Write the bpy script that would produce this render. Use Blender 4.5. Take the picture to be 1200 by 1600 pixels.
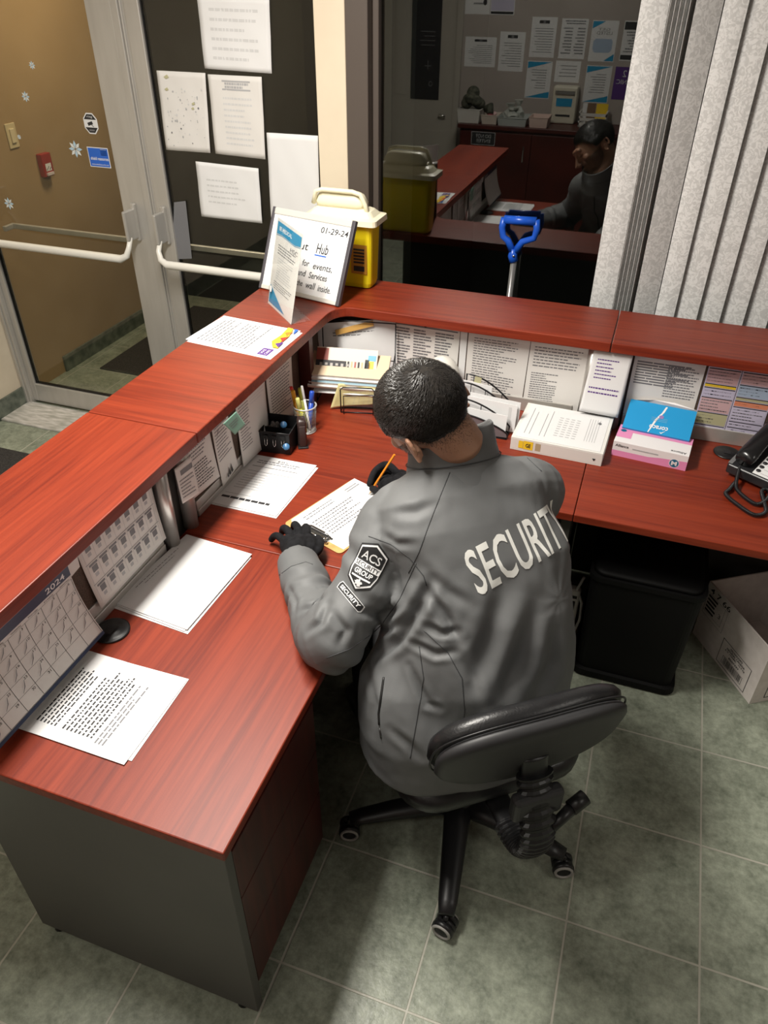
import bpy, bmesh, math, random
from mathutils import Vector, Matrix, noise
from mathutils.bvhtree import BVHTree
V = Vector
C = bpy.context.scene
for o in list(bpy.data.objects): bpy.data.objects.remove(o)

# ---------------------------------------------------------------- camera
CAM_F = 1180.49
cam_data = bpy.data.cameras.new('camera'); cam = bpy.data.objects.new('camera', cam_data)
C.collection.objects.link(cam); C.camera = cam
cam.location = (0.5352, -0.6334, 2.1022); cam.rotation_euler = (0.94202, -0.0052, 0.33577)
cam_data.sensor_fit = 'VERTICAL'; cam_data.sensor_height = 24; cam_data.lens = 24 * CAM_F / 1600
cam_data.clip_start = .02
CM = cam.rotation_euler.to_matrix(); CL = V(cam.location)
# ---------------------------------------------------------------- world, lights, exposure
w = bpy.data.worlds.new('night'); C.world = w; w.use_nodes = True
w.node_tree.nodes['Background'].inputs[0].default_value = (.02, .025, .03, 1)
w.node_tree.nodes['Background'].inputs[1].default_value = .25
def area(name, loc, sx, sy, power, col, rot=(0, 0, 0)):
    l = bpy.data.lights.new(name, 'AREA'); l.shape = 'RECTANGLE'; l.size = sx; l.size_y = sy
    l.energy = power; l.color = col
    o = bpy.data.objects.new(name, l); C.collection.objects.link(o); o.location = loc; o.rotation_euler = rot
    return o
WARM = (1, .95, .87)
area('desk_ceiling_lamp', (-.58, .72, 2.70), .28, 1.2, 84, WARM)
area('rear_fill_lamp', (-.5, -1.15, 2.70), 1.2, .2, 9, WARM)  # unseen fill, added to light the rear-wall posters for the window reflection
area('side_fill_lamp', (2.5, .3, 2.70), .3, 1.2, 11, WARM)  # unseen fill on an assumed second fixture, added to brighten the right-hand floor
area('vestibule_fill_lamp', (-2.0, 3.2, 2.6), .4, .4, 25, (1, .85, .62))  # unseen fill, added to light the tan vestibule wall
C.view_settings.view_transform = 'Standard'; C.view_settings.look = 'None'
C.view_settings.gamma = 1; C.view_settings.use_curve_mapping = False
C.view_settings.exposure = 0.18

# ---------------------------------------------------------------- helpers
def ray(px, py):
    return CM @ V(((px - 600) / CAM_F, -(py - 800) / CAM_F, -1))
def at(px, py, ax, v):
    d = ray(px, py); return CL + d * ((v - CL[ax]) / d[ax])
class MB:
    def __init__(s): s.v = []; s.f = []; s.m = []; s.sm = []
    def add(s, vs, fs, m=0, smooth=False):
        b = len(s.v); s.v += [tuple(x) for x in vs]
        for f in fs: s.f.append([i + b for i in f]); s.m.append(m); s.sm.append(smooth)
        return s
    def box(s, lo, hi, m=0, X=None):
        (a, b, c), (d, e, f) = lo, hi
        vs = [V(q) for q in ((a,b,c),(d,b,c),(d,e,c),(a,e,c),(a,b,f),(d,b,f),(d,e,f),(a,e,f))]
        if X: vs = [X @ q for q in vs]
        return s.add(vs, [(3,2,1,0),(4,5,6,7),(0,1,5,4),(1,2,6,5),(2,3,7,6),(3,0,4,7)], m)
    def prism(s, poly, z0, z1, m=0, X=None):
        n = len(poly); vs = [V((x, y, z0)) for x, y in poly] + [V((x, y, z1)) for x, y in poly]
        if X: vs = [X @ q for q in vs]
        return s.add(vs, [list(range(n))[::-1], list(range(n, 2*n))] + [(i, (i+1) % n, n+(i+1) % n, n+i) for i in range(n)], m)
    def loft(s, rings, m=0, cap=True, smooth=True, closed=False):
        n = len(rings[0]); vs = [p for r in rings for p in r]; fs = []
        R_ = len(rings)
        for i in range(R_ if closed else R_ - 1):
            for j in range(n):
                a = i*n+j; b = i*n+(j+1) % n; k = ((i+1) % R_)*n
                fs.append((a, b, k+(j+1) % n, k+j))
        if cap and not closed: fs += [list(range(n))[::-1], list(range((R_-1)*n, R_*n))]
        return s.add(vs, fs, m, smooth)
    def tube(s, path, r, m=0, n=10, closed=False, smooth=True):
        P = [V(p) for p in path]; rr = r if isinstance(r, (list, tuple)) else [r]*len(P)
        rings = []; up = None
        for i, p in enumerate(P):
            if closed: t = P[(i+1) % len(P)] - P[i-1]
            else: t = P[min(i+1, len(P)-1)] - P[max(i-1, 0)]
            t.normalize()
            if up is None: up = V((0, 0, 1)) if abs(t.z) < .9 else V((1, 0, 0))
            a = t.cross(up); a.normalize(); b = a.cross(t); up = b
            rings.append([p + (a*math.cos(2*math.pi*k/n) + b*math.sin(2*math.pi*k/n))*rr[i] for k in range(n)])
        return s.loft(rings, m, True, smooth, closed)
    def lathe(s, prof, c=(0, 0, 0), m=0, n=24, X=None, smooth=True):
        rings = [[V((c[0]+r*math.cos(2*math.pi*k/n), c[1]+r*math.sin(2*math.pi*k/n), c[2]+z)) for k in range(n)] for r, z in prof]
        if X: rings = [[X @ q for q in r] for r in rings]
        return s.loft(rings, m, True, smooth)
    def ell(s, c, r, m=0, X=None, nu=20, nv=14):
        c = V(c); rings = []
        for j in range(nv+1):
            ph = math.pi*(.001+.998*j/nv)
            rings.append([V((r[0]*math.sin(ph)*math.cos(2*math.pi*k/nu), r[1]*math.sin(ph)*math.sin(2*math.pi*k/nu), -r[2]*math.cos(ph))) for k in range(nu)])
        rings = [[c + (X @ q if X else q) for q in r_] for r_ in rings]
        return s.loft(rings, m)
    def rect(s, O, U, W, u0, v0, u1, v1, m, n=0.0):
        O, U, W = V(O), V(U), V(W); N = U.cross(W).normalized()*n
        return s.add([O+U*a+W*b+N for a, b in ((u0,v0),(u1,v0),(u1,v1),(u0,v1))], [(0,1,2,3)], m)
    def text(s, t, O, U, W, u0, v0, u1, v1, m, n=.0006, bold=0, shear=0):
        O, U, W = V(O), V(U), V(W); N = U.cross(W).normalized()*n
        vs, fs = glyph(t, bold, shear)
        return s.add([O+U*(u0+(u1-u0)*x)+W*(v0+(v1-v0)*y)+N for x, y in vs], fs, m)
    def build(s, name, mats, parent=None, bevel=0, sub=0, seg=2):
        me = bpy.data.meshes.new(name); me.from_pydata(s.v, [], s.f)
        if not isinstance(mats, (list, tuple)): mats = [mats]
        for q in mats: me.materials.append(q)
        me.polygons.foreach_set('material_index', s.m); me.polygons.foreach_set('use_smooth', s.sm)
        me.update()
        o = bpy.data.objects.new(name, me); C.collection.objects.link(o)
        if parent:
            o.parent = parent; o.matrix_parent_inverse = Matrix.Translation(-V(root_loc(parent)))
        if bevel:
            b = o.modifiers.new('bevel', 'BEVEL'); b.width = bevel; b.segments = seg; b.limit_method = 'ANGLE'; b.angle_limit = .6
            b.harden_normals = False
        if sub:
            b = o.modifiers.new('sub', 'SUBSURF'); b.levels = sub; b.render_levels = sub
        return o
def root_loc(o):
    return V((0, 0, 0)) if o.parent else V(o.location)
_g = {}
def glyph(t, bold=0, shear=0):
    k = (t, bold, shear)
    if k in _g: return _g[k]
    c = bpy.data.curves.new('t', 'FONT'); c.body = t; c.size = 1; c.offset = bold; c.shear = shear; c.resolution_u = 3
    o = bpy.data.objects.new('t', c); C.collection.objects.link(o)
    dg = bpy.context.evaluated_depsgraph_get(); me = o.evaluated_get(dg).to_mesh()
    vs = [(q.co.x, q.co.y) for q in me.vertices]; fs = [list(q.vertices) for q in me.polygons]
    o.evaluated_get(dg).to_mesh_clear(); bpy.data.objects.remove(o); bpy.data.curves.remove(c)
    x0 = min(a for a, b in vs); x1 = max(a for a, b in vs); y0 = min(b for a, b in vs); y1 = max(b for a, b in vs)
    _g[k] = ([((a-x0)/(x1-x0), (b-y0)/(y1-y0)) for a, b in vs], fs); return _g[k]
def tag(o, label, cat, group=None):
    o['label'] = label; o['category'] = cat
    if group: o['group'] = group
    return o
def st(o): o['kind'] = 'structure'; return o
def thing(name, loc, label, cat, group=None):
    o = bpy.data.objects.new(name, None); C.collection.objects.link(o); o.location = loc; o.empty_display_size = .05
    return tag(o, label, cat, group)

# ---------------------------------------------------------------- materials
def mat(name, col, rough=.5, metal=0, spec=.5, **k):
    m = bpy.data.materials.new(name); m.use_nodes = True; b = m.node_tree.nodes['Principled BSDF']
    b.inputs['Base Color'].default_value = (*col, 1); b.inputs['Roughness'].default_value = rough
    b.inputs['Metallic'].default_value = metal; b.inputs['Specular IOR Level'].default_value = spec
    for a, v in k.items(): b.inputs[a.replace('_', ' ')].default_value = v
    return m
def nod(m, t, **k):
    n = m.node_tree.nodes.new(t)
    for a, v in k.items(): setattr(n, a, v)
    return n
def noisy(m, c1, c2, scale=8, detail=4, stretch=(1, 1, 1), bump=0, bscale=None, p0=.35, p1=.65, rough=None, dist=0):
    nt = m.node_tree; L = nt.links.new; b = nt.nodes['Principled BSDF']
    tc = nod(m, 'ShaderNodeTexCoord'); mp = nod(m, 'ShaderNodeMapping'); mp.inputs['Scale'].default_value = stretch
    L(tc.outputs['Object'], mp.inputs[0])
    n = nod(m, 'ShaderNodeTexNoise'); n.inputs['Scale'].default_value = scale; n.inputs['Detail'].default_value = detail
    n.inputs['Distortion'].default_value = dist
    L(mp.outputs[0], n.inputs['Vector'])
    r = nod(m, 'ShaderNodeValToRGB'); r.color_ramp.elements[0].position = p0; r.color_ramp.elements[1].position = p1
    r.color_ramp.elements[0].color = (*c1, 1); r.color_ramp.elements[1].color = (*c2, 1)
    L(n.outputs['Fac'], r.inputs[0]); L(r.outputs[0], b.inputs['Base Color'])
    if bump:
        n2 = nod(m, 'ShaderNodeTexNoise'); n2.inputs['Scale'].default_value = bscale or scale*4; n2.inputs['Detail'].default_value = 3
        L(mp.outputs[0], n2.inputs['Vector'])
        bp = nod(m, 'ShaderNodeBump'); bp.inputs['Strength'].default_value = bump; bp.inputs['Distance'].default_value = .002
        L(n2.outputs['Fac'], bp.inputs['Height']); L(bp.outputs[0], b.inputs['Normal'])
    return m
def wood(name, along):
    m = mat(name, (.3, .03, .015), .43, spec=.42)
    nt = m.node_tree; L = nt.links.new; b = nt.nodes['Principled BSDF']
    tc = nod(m, 'ShaderNodeTexCoord'); mp = nod(m, 'ShaderNodeMapping')
    mp.inputs['Scale'].default_value = {'x': (2.4, 75, 75), 'y': (75, 2.4, 75), 'z': (75, 75, 2.4)}[along]
    L(tc.outputs['Object'], mp.inputs[0])
    n = nod(m, 'ShaderNodeTexNoise'); n.inputs['Scale'].default_value = 1; n.inputs['Detail'].default_value = 6; n.inputs['Roughness'].default_value = .62; n.inputs['Distortion'].default_value = .35
    mp2 = nod(m, 'ShaderNodeMapping'); mp2.inputs['Scale'].default_value = {'x': (.9, 9, 9), 'y': (9, .9, 9), 'z': (9, 9, .9)}[along]
    L(tc.outputs['Object'], mp2.inputs[0])
    n2 = nod(m, 'ShaderNodeTexNoise'); n2.inputs['Scale'].default_value = 1; n2.inputs['Detail'].default_value = 3
    L(mp.outputs[0], n.inputs['Vector']); L(mp2.outputs[0], n2.inputs['Vector'])
    ad = nod(m, 'ShaderNodeMath', operation='MULTIPLY_ADD'); ad.inputs[1].default_value = .65
    ml = nod(m, 'ShaderNodeMath', operation='MULTIPLY'); ml.inputs[1].default_value = .35
    L(n2.outputs['Fac'], ml.inputs[0]); L(n.outputs['Fac'], ad.inputs[0]); L(ml.outputs[0], ad.inputs[2])
    r = nod(m, 'ShaderNodeValToRGB'); e = r.color_ramp.elements
    e[0].position = .36; e[0].color = (.125, .0125, .0045, 1); e[1].position = .64; e[1].color = (.25, .0330, .0105, 1)
    q = e.new(.48); q.color = (.188, .0220, .0070, 1)
    L(ad.outputs[0], r.inputs[0]); L(r.outputs[0], b.inputs['Base Color'])
    n3 = nod(m, 'ShaderNodeTexNoise'); n3.inputs['Scale'].default_value = 700; n3.inputs['Detail'].default_value = 1
    L(tc.outputs['Object'], n3.inputs['Vector'])
    bp = nod(m, 'ShaderNodeBump'); bp.inputs['Strength'].default_value = .25; bp.inputs['Distance'].default_value = .0006
    L(n3.outputs['Fac'], bp.inputs['Height']); L(bp.outputs[0], b.inputs['Normal'])
    return m
WX = wood('cherry_laminate_x', 'x'); WY = wood('cherry_laminate_y', 'y'); WZ = wood('cherry_laminate_z', 'z')
WDARK = noisy(mat('darkened_cherry_laminate', (.06, .010, .007), .42), (.045, .0065, .0045), (.085, .012, .008), 3, 4, (1, 14, 1))  # cherry darkened so the pedestal holds under-desk shade; also on rear cabinet
GREYP = noisy(mat('charcoal_laminate', (.05, .048, .045), .45), (.078, .074, .068), (.092, .087, .079), 3)
FABR = noisy(mat('brown_tack_fabric', (.08, .05, .035), .95), (.05, .033, .024), (.10, .065, .045), 300, 2, bump=.4)
ALU = noisy(mat('brushed_aluminium', (.5, .48, .45), .42, .55), (.52, .50, .465), (.57, .55, .515), 6, 5, (4, 4, .6))
ALUP = mat('satin_post_metal', (.55, .53, .50), .35, .7)
CHROME = mat('chrome', (.8, .8, .8), .12, 1)
WHITEBAR = mat('white_bar', (.78, .76, .70), .3)
BLACK = mat('black_plastic', (.012, .012, .013), .38)
MATBLK = mat('matt_black', (.008, .008, .008), .8)
PAPER = mat('white_paper', (.76, .76, .76), .75, spec=.2)
PAPER2 = mat('cream_paper', (.72, .70, .67), .75, spec=.2)
PAPER3 = mat('grey_back_of_paper', (.62, .62, .62), .75, spec=.2)
INK = mat('black_ink', (.02, .02, .022), .6); INKG = mat('grey_ink', (.17, .17, .18), .6); INKL = mat('pale_ink', (.42, .42, .43), .6)
NAVY = mat('navy_ink', (.015, .03, .075), .5); TEAL = mat('teal_ink', (.02, .28, .50), .4); PURP = mat('purple_ink', (.10, .03, .22), .5)
REDI = mat('red_ink', (.65, .03, .02), .5); YELI = mat('yellow_ink', (.9, .62, .03), .5); ORGI = mat('orange_ink', (.8, .22, .02), .5)
GRNI = mat('green_ink', (.15, .5, .1), .5); BLUI = mat('blue_ink', (.02, .13, .6), .4); PINKI = mat('pink_ink', (.75, .18, .42), .5)
WHT = mat('white_plastic', (.8, .79, .76), .35)
LAV = mat('lavender_print', (.56, .53, .68), .7); ROSE = mat('rose_print', (.60, .40, .42), .7); OLV = mat('olive_print', (.47, .45, .27), .7); SKYB = mat('skyblue_print', (.38, .48, .62), .7); ORP = mat('orange_print', (.70, .25, .14), .7)
PAL = [PAPER, INK, INKG, INKL, NAVY, TEAL, PURP, REDI, YELI, ORGI, GRNI, BLUI, PINKI, PAPER2, LAV, ROSE, OLV, SKYB, ORP, PAPER3]
PI = {k: i for i, k in enumerate('paper ink grey pale navy teal purple red yellow orange green blue pink cream lav rose olive sky orp back'.split())}

def words(u0, v0, u1, v1, n, h=.5, m='grey', seed=0, ragged=.35, wl=(.04, .12)):
    """n rows of words between v1 (first row) and v0"""
    rn = random.Random(seed); out = []
    step = (v1 - v0)/n
    for i in range(n):
        y = v1 - step*(i+.5); end = u1 - (rn.random()**2)*ragged*(u1-u0); x = u0
        while x < end - .01:
            l = min(rn.uniform(*wl)*(u1-u0), end - x)
            out.append(('r', x, y-step*h/2, x+l, y+step*h/2, m)); x += l + .018*(u1-u0)
    return out
def sheet(name, c, inks=(), label=None, cat='paper', group=None, curl=None, thick=.0008, base='paper', parent=None, nu=1, nv=1, back=None):
    """c = corners BL, BR, TR, TL as the page is read"""
    c = [V(q) for q in c]; N = (c[1]-c[0]).cross(c[3]-c[0]).normalized()
    def P(u, v, n=0):
        p = (c[0]*(1-u)+c[1]*u)*(1-v)+(c[3]*(1-u)+c[2]*u)*v
        return p + N*n + (V(curl(u, v)) if curl else V((0, 0, 0)))
    if curl and nu == 1: nu = nv = 14
    b = MB(); W_ = nu+1
    for n_, fl in ((thick, 0), (0, 1)):
        vs = [P(i/nu, j/nv, n_) for j in range(nv+1) for i in range(nu+1)]
        fs = [(j*W_+i, j*W_+i+1, (j+1)*W_+i+1, (j+1)*W_+i) for j in range(nv) for i in range(nu)]
        if fl: fs = [f[::-1] for f in fs]
        b.add(vs, fs, PI[base] if not (fl and back) else PI[back], bool(curl))
    K = W_*(nv+1)
    rim = [i for i in range(nu+1)] + [j*W_+nu for j in range(1, nv+1)] + [nv*W_+i for i in range(nu-1, -1, -1)] + [j*W_ for j in range(nv-1, 0, -1)]
    for a, d in zip(rim, rim[1:]+rim[:1]): b.f.append([K+a, K+d, d, a]); b.m.append(PI[base]); b.sm.append(False)
    e = thick + .0005
    for qi, q in enumerate(inks):
        m = PI[q[-1]] if q[0] != 't' else PI[q[6]]
        if q[0] == 'r':
            _, u0, v0, u1, v1, _m = q; k = max(1, int(abs(u1-u0)*nu)) if curl else 1; kv = max(1, int(abs(v1-v0)*nv)) if curl else 1
            for a in range(k):
                for d in range(kv):
                    x0 = u0+(u1-u0)*a/k; x1 = u0+(u1-u0)*(a+1)/k; y0 = v0+(v1-v0)*d/kv; y1 = v0+(v1-v0)*(d+1)/kv
                    b.add([P(x0, y0, e), P(x1, y0, e), P(x1, y1, e), P(x0, y1, e)], [(0, 1, 2, 3)], m)
        elif q[0] == 'p':
            pts = q[1]; b.add([P(u, v, e+.0002+.00003*qi) for u, v in pts], [list(range(len(pts)))], m)
        elif q[0] == 't':
            _, t, u0, v0, u1, v1 = q[:6]; vs, fs = glyph(t, q[7] if len(q) > 7 else 0)
            b.add([P(u0+(u1-u0)*x, v0+(v1-v0)*y, e+.0003) for x, y in vs], fs, m)
    o = b.build(name, PAL, parent)
    if label: tag(o, label, cat, group)
    return o
def flat(z, c): return [(x, y, z) for x, y in c]
def onx(x, c): return [(x, y, z) for y, z in c]
def ony(y, c): return [(x, y, z) for x, z in c]
# ================================================================ THE SETTING
TILE = mat('green_floor_tile', (.12, .13, .11), .38)
def tile_mat(m, gx=.3425, ox=-.003, gy=.3515, oy=.131):
    nt = m.node_tree; L = nt.links.new; b = nt.nodes['Principled BSDF']
    tc = nod(m, 'ShaderNodeTexCoord'); sp = nod(m, 'ShaderNodeSeparateXYZ'); L(tc.outputs['Object'], sp.inputs[0])
    def mth(op, a, b_=None, c_=None):
        n = nod(m, 'ShaderNodeMath', operation=op)
        for i, q in enumerate((a, b_, c_)):
            if q is None: continue
            if isinstance(q, (int, float)): n.inputs[i].default_value = q
            else: L(q, n.inputs[i])
        return n.outputs[0]
    fx = mth('DIVIDE', mth('SUBTRACT', sp.outputs['X'], ox-50*gx), gx); fy = mth('DIVIDE', mth('SUBTRACT', sp.outputs['Y'], oy-50*gy), gy)
    dx = mth('ABSOLUTE', mth('SUBTRACT', mth('FRACT', mth('ADD', fx, .5)), .5)); dy = mth('ABSOLUTE', mth('SUBTRACT', mth('FRACT', mth('ADD', fy, .5)), .5))
    d = mth('MINIMUM', dx, dy)
    gr = nod(m, 'ShaderNodeMapRange'); gr.inputs[1].default_value = .006; gr.inputs[2].default_value = .011; L(d, gr.inputs[0])
    n = nod(m, 'ShaderNodeTexNoise'); n.inputs['Scale'].default_value = 9; n.inputs['Detail'].default_value = 9; n.inputs['Roughness'].default_value = .74; L(tc.outputs['Object'], n.inputs['Vector'])
    r = nod(m, 'ShaderNodeValToRGB'); e = r.color_ramp.elements
    e[0].position = .36; e[0].color = (.135, .155, .115, 1); e[1].position = .66; e[1].color = (.42, .455, .36, 1)
    n4 = nod(m, 'ShaderNodeTexNoise'); n4.inputs['Scale'].default_value = 48; n4.inputs['Detail'].default_value = 5; n4.inputs['Roughness'].default_value = .7; L(tc.outputs['Object'], n4.inputs['Vector'])
    L(mth('ADD', mth('MULTIPLY', n.outputs['Fac'], .62), mth('MULTIPLY', n4.outputs['Fac'], .38)), r.inputs[0])
    mx = nod(m, 'ShaderNodeMixRGB'); mx.inputs[1].default_value = (.44, .43, .36, 1); L(gr.outputs[0], mx.inputs[0]); L(r.outputs[0], mx.inputs[2])
    L(mx.outputs[0], b.inputs['Base Color'])
    n2 = nod(m, 'ShaderNodeTexNoise'); n2.inputs['Scale'].default_value = 55; n2.inputs['Detail'].default_value = 3; L(tc.outputs['Object'], n2.inputs['Vector'])
    hs = mth('ADD', mth('MULTIPLY', n2.outputs['Fac'], .5), mth('MULTIPLY', gr.outputs[0], .6))
    bp = nod(m, 'ShaderNodeBump'); bp.inputs['Strength'].default_value = .55; bp.inputs['Distance'].default_value = .004
    L(hs, bp.inputs['Height']); L(bp.outputs[0], b.inputs['Normal'])
tile_mat(TILE)
PLAS = noisy(mat('cream_plaster', (.6, .52, .4), .8), (.60, .52, .40), (.68, .60, .47), 5, bump=.25, bscale=60)
BRWN = noisy(mat('tan_vestibule_paint', (.3, .2, .1), .7), (.34, .22, .105), (.38, .25, .125), 3, bump=.1)
CREAM = noisy(mat('cream_column_paint', (.75, .66, .50), .6), (.72, .62, .47), (.78, .68, .52), 4)
DBR = mat('dark_bronze_frame', (.105, .085, .072), .45, .2)
TAUPE = noisy(mat('taupe_wall_paint', (.4, .36, .33), .75), (.40, .355, .32), (.44, .39, .355), 3)
BTILE = noisy(mat('green_baseboard_tile', (.1, .11, .09), .4), (.06, .075, .06), (.16, .18, .145), 18, 6)
CEIL = mat('ceiling_tile', (.42, .41, .39), .9)
NIGHT = mat('dark_night_surface', (.010, .011, .012), .7)
def glass(name, tint, refl, ior=1.5):
    m = bpy.data.materials.new(name); m.use_nodes = True; nt = m.node_tree; nt.nodes.clear(); L = nt.links.new
    o = nod(m, 'ShaderNodeOutputMaterial'); t = nod(m, 'ShaderNodeBsdfTransparent'); t.inputs[0].default_value = (*tint, 1)
    g = nod(m, 'ShaderNodeBsdfGlossy'); g.inputs['Roughness'].default_value = .004; g.inputs[0].default_value = (1, 1, 1, 1)
    lw = nod(m, 'ShaderNodeLayerWeight'); lw.inputs[0].default_value = .5
    pw = nod(m, 'ShaderNodeMath', operation='POWER'); pw.inputs[1].default_value = 5; L(lw.outputs['Facing'], pw.inputs[0])
    a = nod(m, 'ShaderNodeMath', operation='MULTIPLY_ADD'); a.inputs[1].default_value = .9; a.inputs[2].default_value = .04+refl; a.use_clamp = True
    L(pw.outputs[0], a.inputs[0]); x = nod(m, 'ShaderNodeMixShader'); L(a.outputs[0], x.inputs[0]); L(t.outputs[0], x.inputs[1]); L(g.outputs[0], x.inputs[2]); L(x.outputs[0], o.inputs[0])
    return m
WGL = glass('night_window_glass', (.55, .58, .55), .07)
DGL = glass('door_glass', (.80, .80, .76), .0)

st(MB().box((-4.2, -1.65, -.05), (4.0, 4.6, 0)).build('floor', TILE))
st(MB().box((-4.2, -1.65, 2.75), (4.0, 4.6, 2.8)).build('ceiling', CEIL))
st(MB().box((-2.86, -1.65, 0), (-2.74, 2.42, 2.75)).build('wall_left', PLAS))
st(MB().box((-2.74, -1.65, 0), (-2.728, 2.42, .11)).build('baseboard_left', BTILE, bevel=.002))
st(MB().box((-2.86, -1.75, 0), (3.7, -1.65, 2.75)).build('wall_rear', TAUPE))
st(MB().box((3.6, -1.65, 0), (3.7, 2.52, 2.75)).build('wall_right', TAUPE))
st(MB().box((-.815, 2.44, 0), (-.69, 2.56, 2.75)).build('wall_column', CREAM, bevel=.004))
st(MB().box((-2.80, 2.5, 2.45), (-.815, 2.6, 2.75)).build('wall_front', CREAM))
# vestibule beyond the doors
st(MB().box((-2.92, 2.5, 0), (-2.80, 4.3, 2.75)).build('wall_vestibule_left', BRWN))
st(MB().box((-2.80, 2.85, 0), (-2.788, 4.3, .10)).build('baseboard_vestibule', BTILE))
b = MB()
b.box((-2.8, 4.3, 0), (-.2, 4.4, 2.75)); b.box((-.60, 2.72, 0), (-.5, 4.3, 2.75))
st(b.build('wall_vestibule_far', NIGHT))
# threshold
st(MB().box((-2.728, 2.2, 0), (-.815, 2.43, .012)).build('trim_threshold', noisy(mat('worn_threshold', (.55, .52, .5), .6), (.38, .37, .33), (.66, .63, .60), 12, 6, (1, 4, 1)), bevel=.003))
# ---- doors
def door(name, x0, x1, bar_x0, bar_x1, s0, s1):
    r = bpy.data.objects.new(name, None); C.collection.objects.link(r); r.location = (x0, 2.47, 0); st(r)
    b = MB(); y0, y1 = 2.445, 2.49
    b.box((x0, y0, .015), (x0+s0, y1, 2.4)); b.box((x1-s1, y0, .015), (x1, y1, 2.4))
    b.box((x0+s0, y0+.001, .015), (x1-s1, y1, .125)); b.box((x0+s0, y0+.001, 2.3), (x1-s1, y1, 2.4))
    b.build('door_frame', ALU, r, bevel=.004)
    b = MB()
    for xs in (x0+s0, x1-s1-.006): b.box((xs, 2.458, .125), (xs+.006, 2.478, 2.3))
    b.box((x0+s0+.006, 2.458, .125), (x1-s1-.006, 2.478, .131)); b.build('gasket', BLACK, r)
    MB().box((x0+s0+.006, 2.462, .131), (x1-s1-.006, 2.47, 2.3)).build('glass_pane', DGL, r)
    # push bar with drop arms
    b = MB()
    for s, xx in ((1, bar_x0), (-1, bar_x1)):
        b.box((xx-.013, 2.425, 1.03), (xx+.013, 2.445, 1.20)); b.prism([(xx-.009, 2.352), (xx+.009, 2.352), (xx+.011, 2.43), (xx-.011, 2.43)], 1.045, 1.18)
    b.build('arm_housing', ALU, r, bevel=.006)
    b = MB(); n = 7
    b.tube([(bar_x0, 2.375, 1.06), (bar_x0, 2.35, 1.02), (bar_x0+.012, 2.34, .985), (bar_x0+.045, 2.335, .968), (bar_x1-.045, 2.335, .968), (bar_x1-.012, 2.34, .985), (bar_x1, 2.35, 1.02), (bar_x1, 2.375, 1.06)], [.011, .012, .015, .0185, .0185, .015, .012, .011], 0, 12)
    b.build('push_bar', WHITEBAR, r)
    b = MB(); b.box((bar_x0, 2.545, .975), (bar_x1, 2.565, 1.0)); b.box((bar_x0, 2.49, .975), (bar_x0+.02, 2.55, 1.0)); b.box((bar_x1-.02, 2.49, .975), (bar_x1, 2.55, 1.0))
    b.build('pull_bar', ALU, r, bevel=.003)
    return r
door('door_1', -2.70, -1.70, -2.62, -1.76, .035, .125)
door('door_2', -1.64, -.785, -1.60, -.86, .07, .025)
b = MB(); b.box((-1.70, 2.44, .012), (-1.665, 2.52, 2.45)); b.box((-1.665, 2.455, .012), (-1.64, 2.52, 2.45)); b.box((-1.664, 2.448, .012), (-1.655, 2.456, 2.45))
st(b.build('trim_door_mullion', ALU, bevel=.003))
b = MB(); b.box((-2.74, 2.42, .0), (-2.70, 2.50, 2.45)); b.box((-2.735, 2.412, 0), (-2.715, 2.42, 2.45)); b.box((-2.74, 2.44, 2.4), (-.815, 2.5, 2.45))
st(b.build('trim_door_jamb', ALU, bevel=.003))
# ---- window
r = bpy.data.objects.new('window_1', None); C.collection.objects.link(r); r.location = (.7, 2.5, .3); st(r)
b = MB(); b.box((-.69, 2.44, 0), (-.60, 2.56, 2.75)); b.box((-.60, 2.49, 0), (-.575, 2.56, 2.75)); b.box((-.575, 2.46, 0), (3.6, 2.56, .28)); b.box((-.575, 2.46, 2.6), (3.6, 2.56, 2.75))
b.build('window_frame', DBR, r, bevel=.004)
MB().box((-.575, 2.52, .28), (3.6, 2.528, 2.6)).build('glass_pane', WGL, r)
st(MB().box((-.5, 4.0, -.05), (4.0, 4.05, 2.8)).build('wall_outside', NIGHT))
# vertical blind
VANE = noisy(mat('embossed_blind_fabric', (.5, .5, .48), .6), (.56, .56, .55), (.72, .72, .71), 46, 5, (1, 1, 1), bump=.25, bscale=60, p0=.44, p1=.56, dist=2.2)
r = thing('vertical_blind', (.9, 2.38, .42), 'pale grey floral embossed vertical blind drawn across the right of the dark window', 'blind')
MB().box((.30, 2.35, 2.68), (2.15, 2.40, 2.74)).build('head_rail', WHT, r)
def vane(x0, x1, y0, y1, bow=.006):
    b = MB(); n = 6; nz = 1; vs = []; L_ = V((x1-x0, y1-y0, 0)); N = V((-L_.y, L_.x, 0)).normalized()
    pts = [V((x0, y0, 0)) + L_*i/n + N*(bow*(1-((2*i/n-1)**2))*-1) for i in range(n+1)]
    out = [p for p in pts] + [p + N*.0012 for p in reversed(pts)]
    b.prism([(p.x, p.y) for p in out], .42, 2.68)
    b.build('vane', VANE, r)
vane(.353, .441, 2.372, 2.366)
for i in range(5): vane(.444+i*.0148, .457+i*.0148, 2.362-.003*i, 2.392, .001)
vane(.520, .600, 2.345, 2.385, .003); vane(.603, .672, 2.385, 2.365, .006)
x = .668
for i in range(19):
    vane(x, x+.086, 2.395, 2.36, .007); x += .0815
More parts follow.
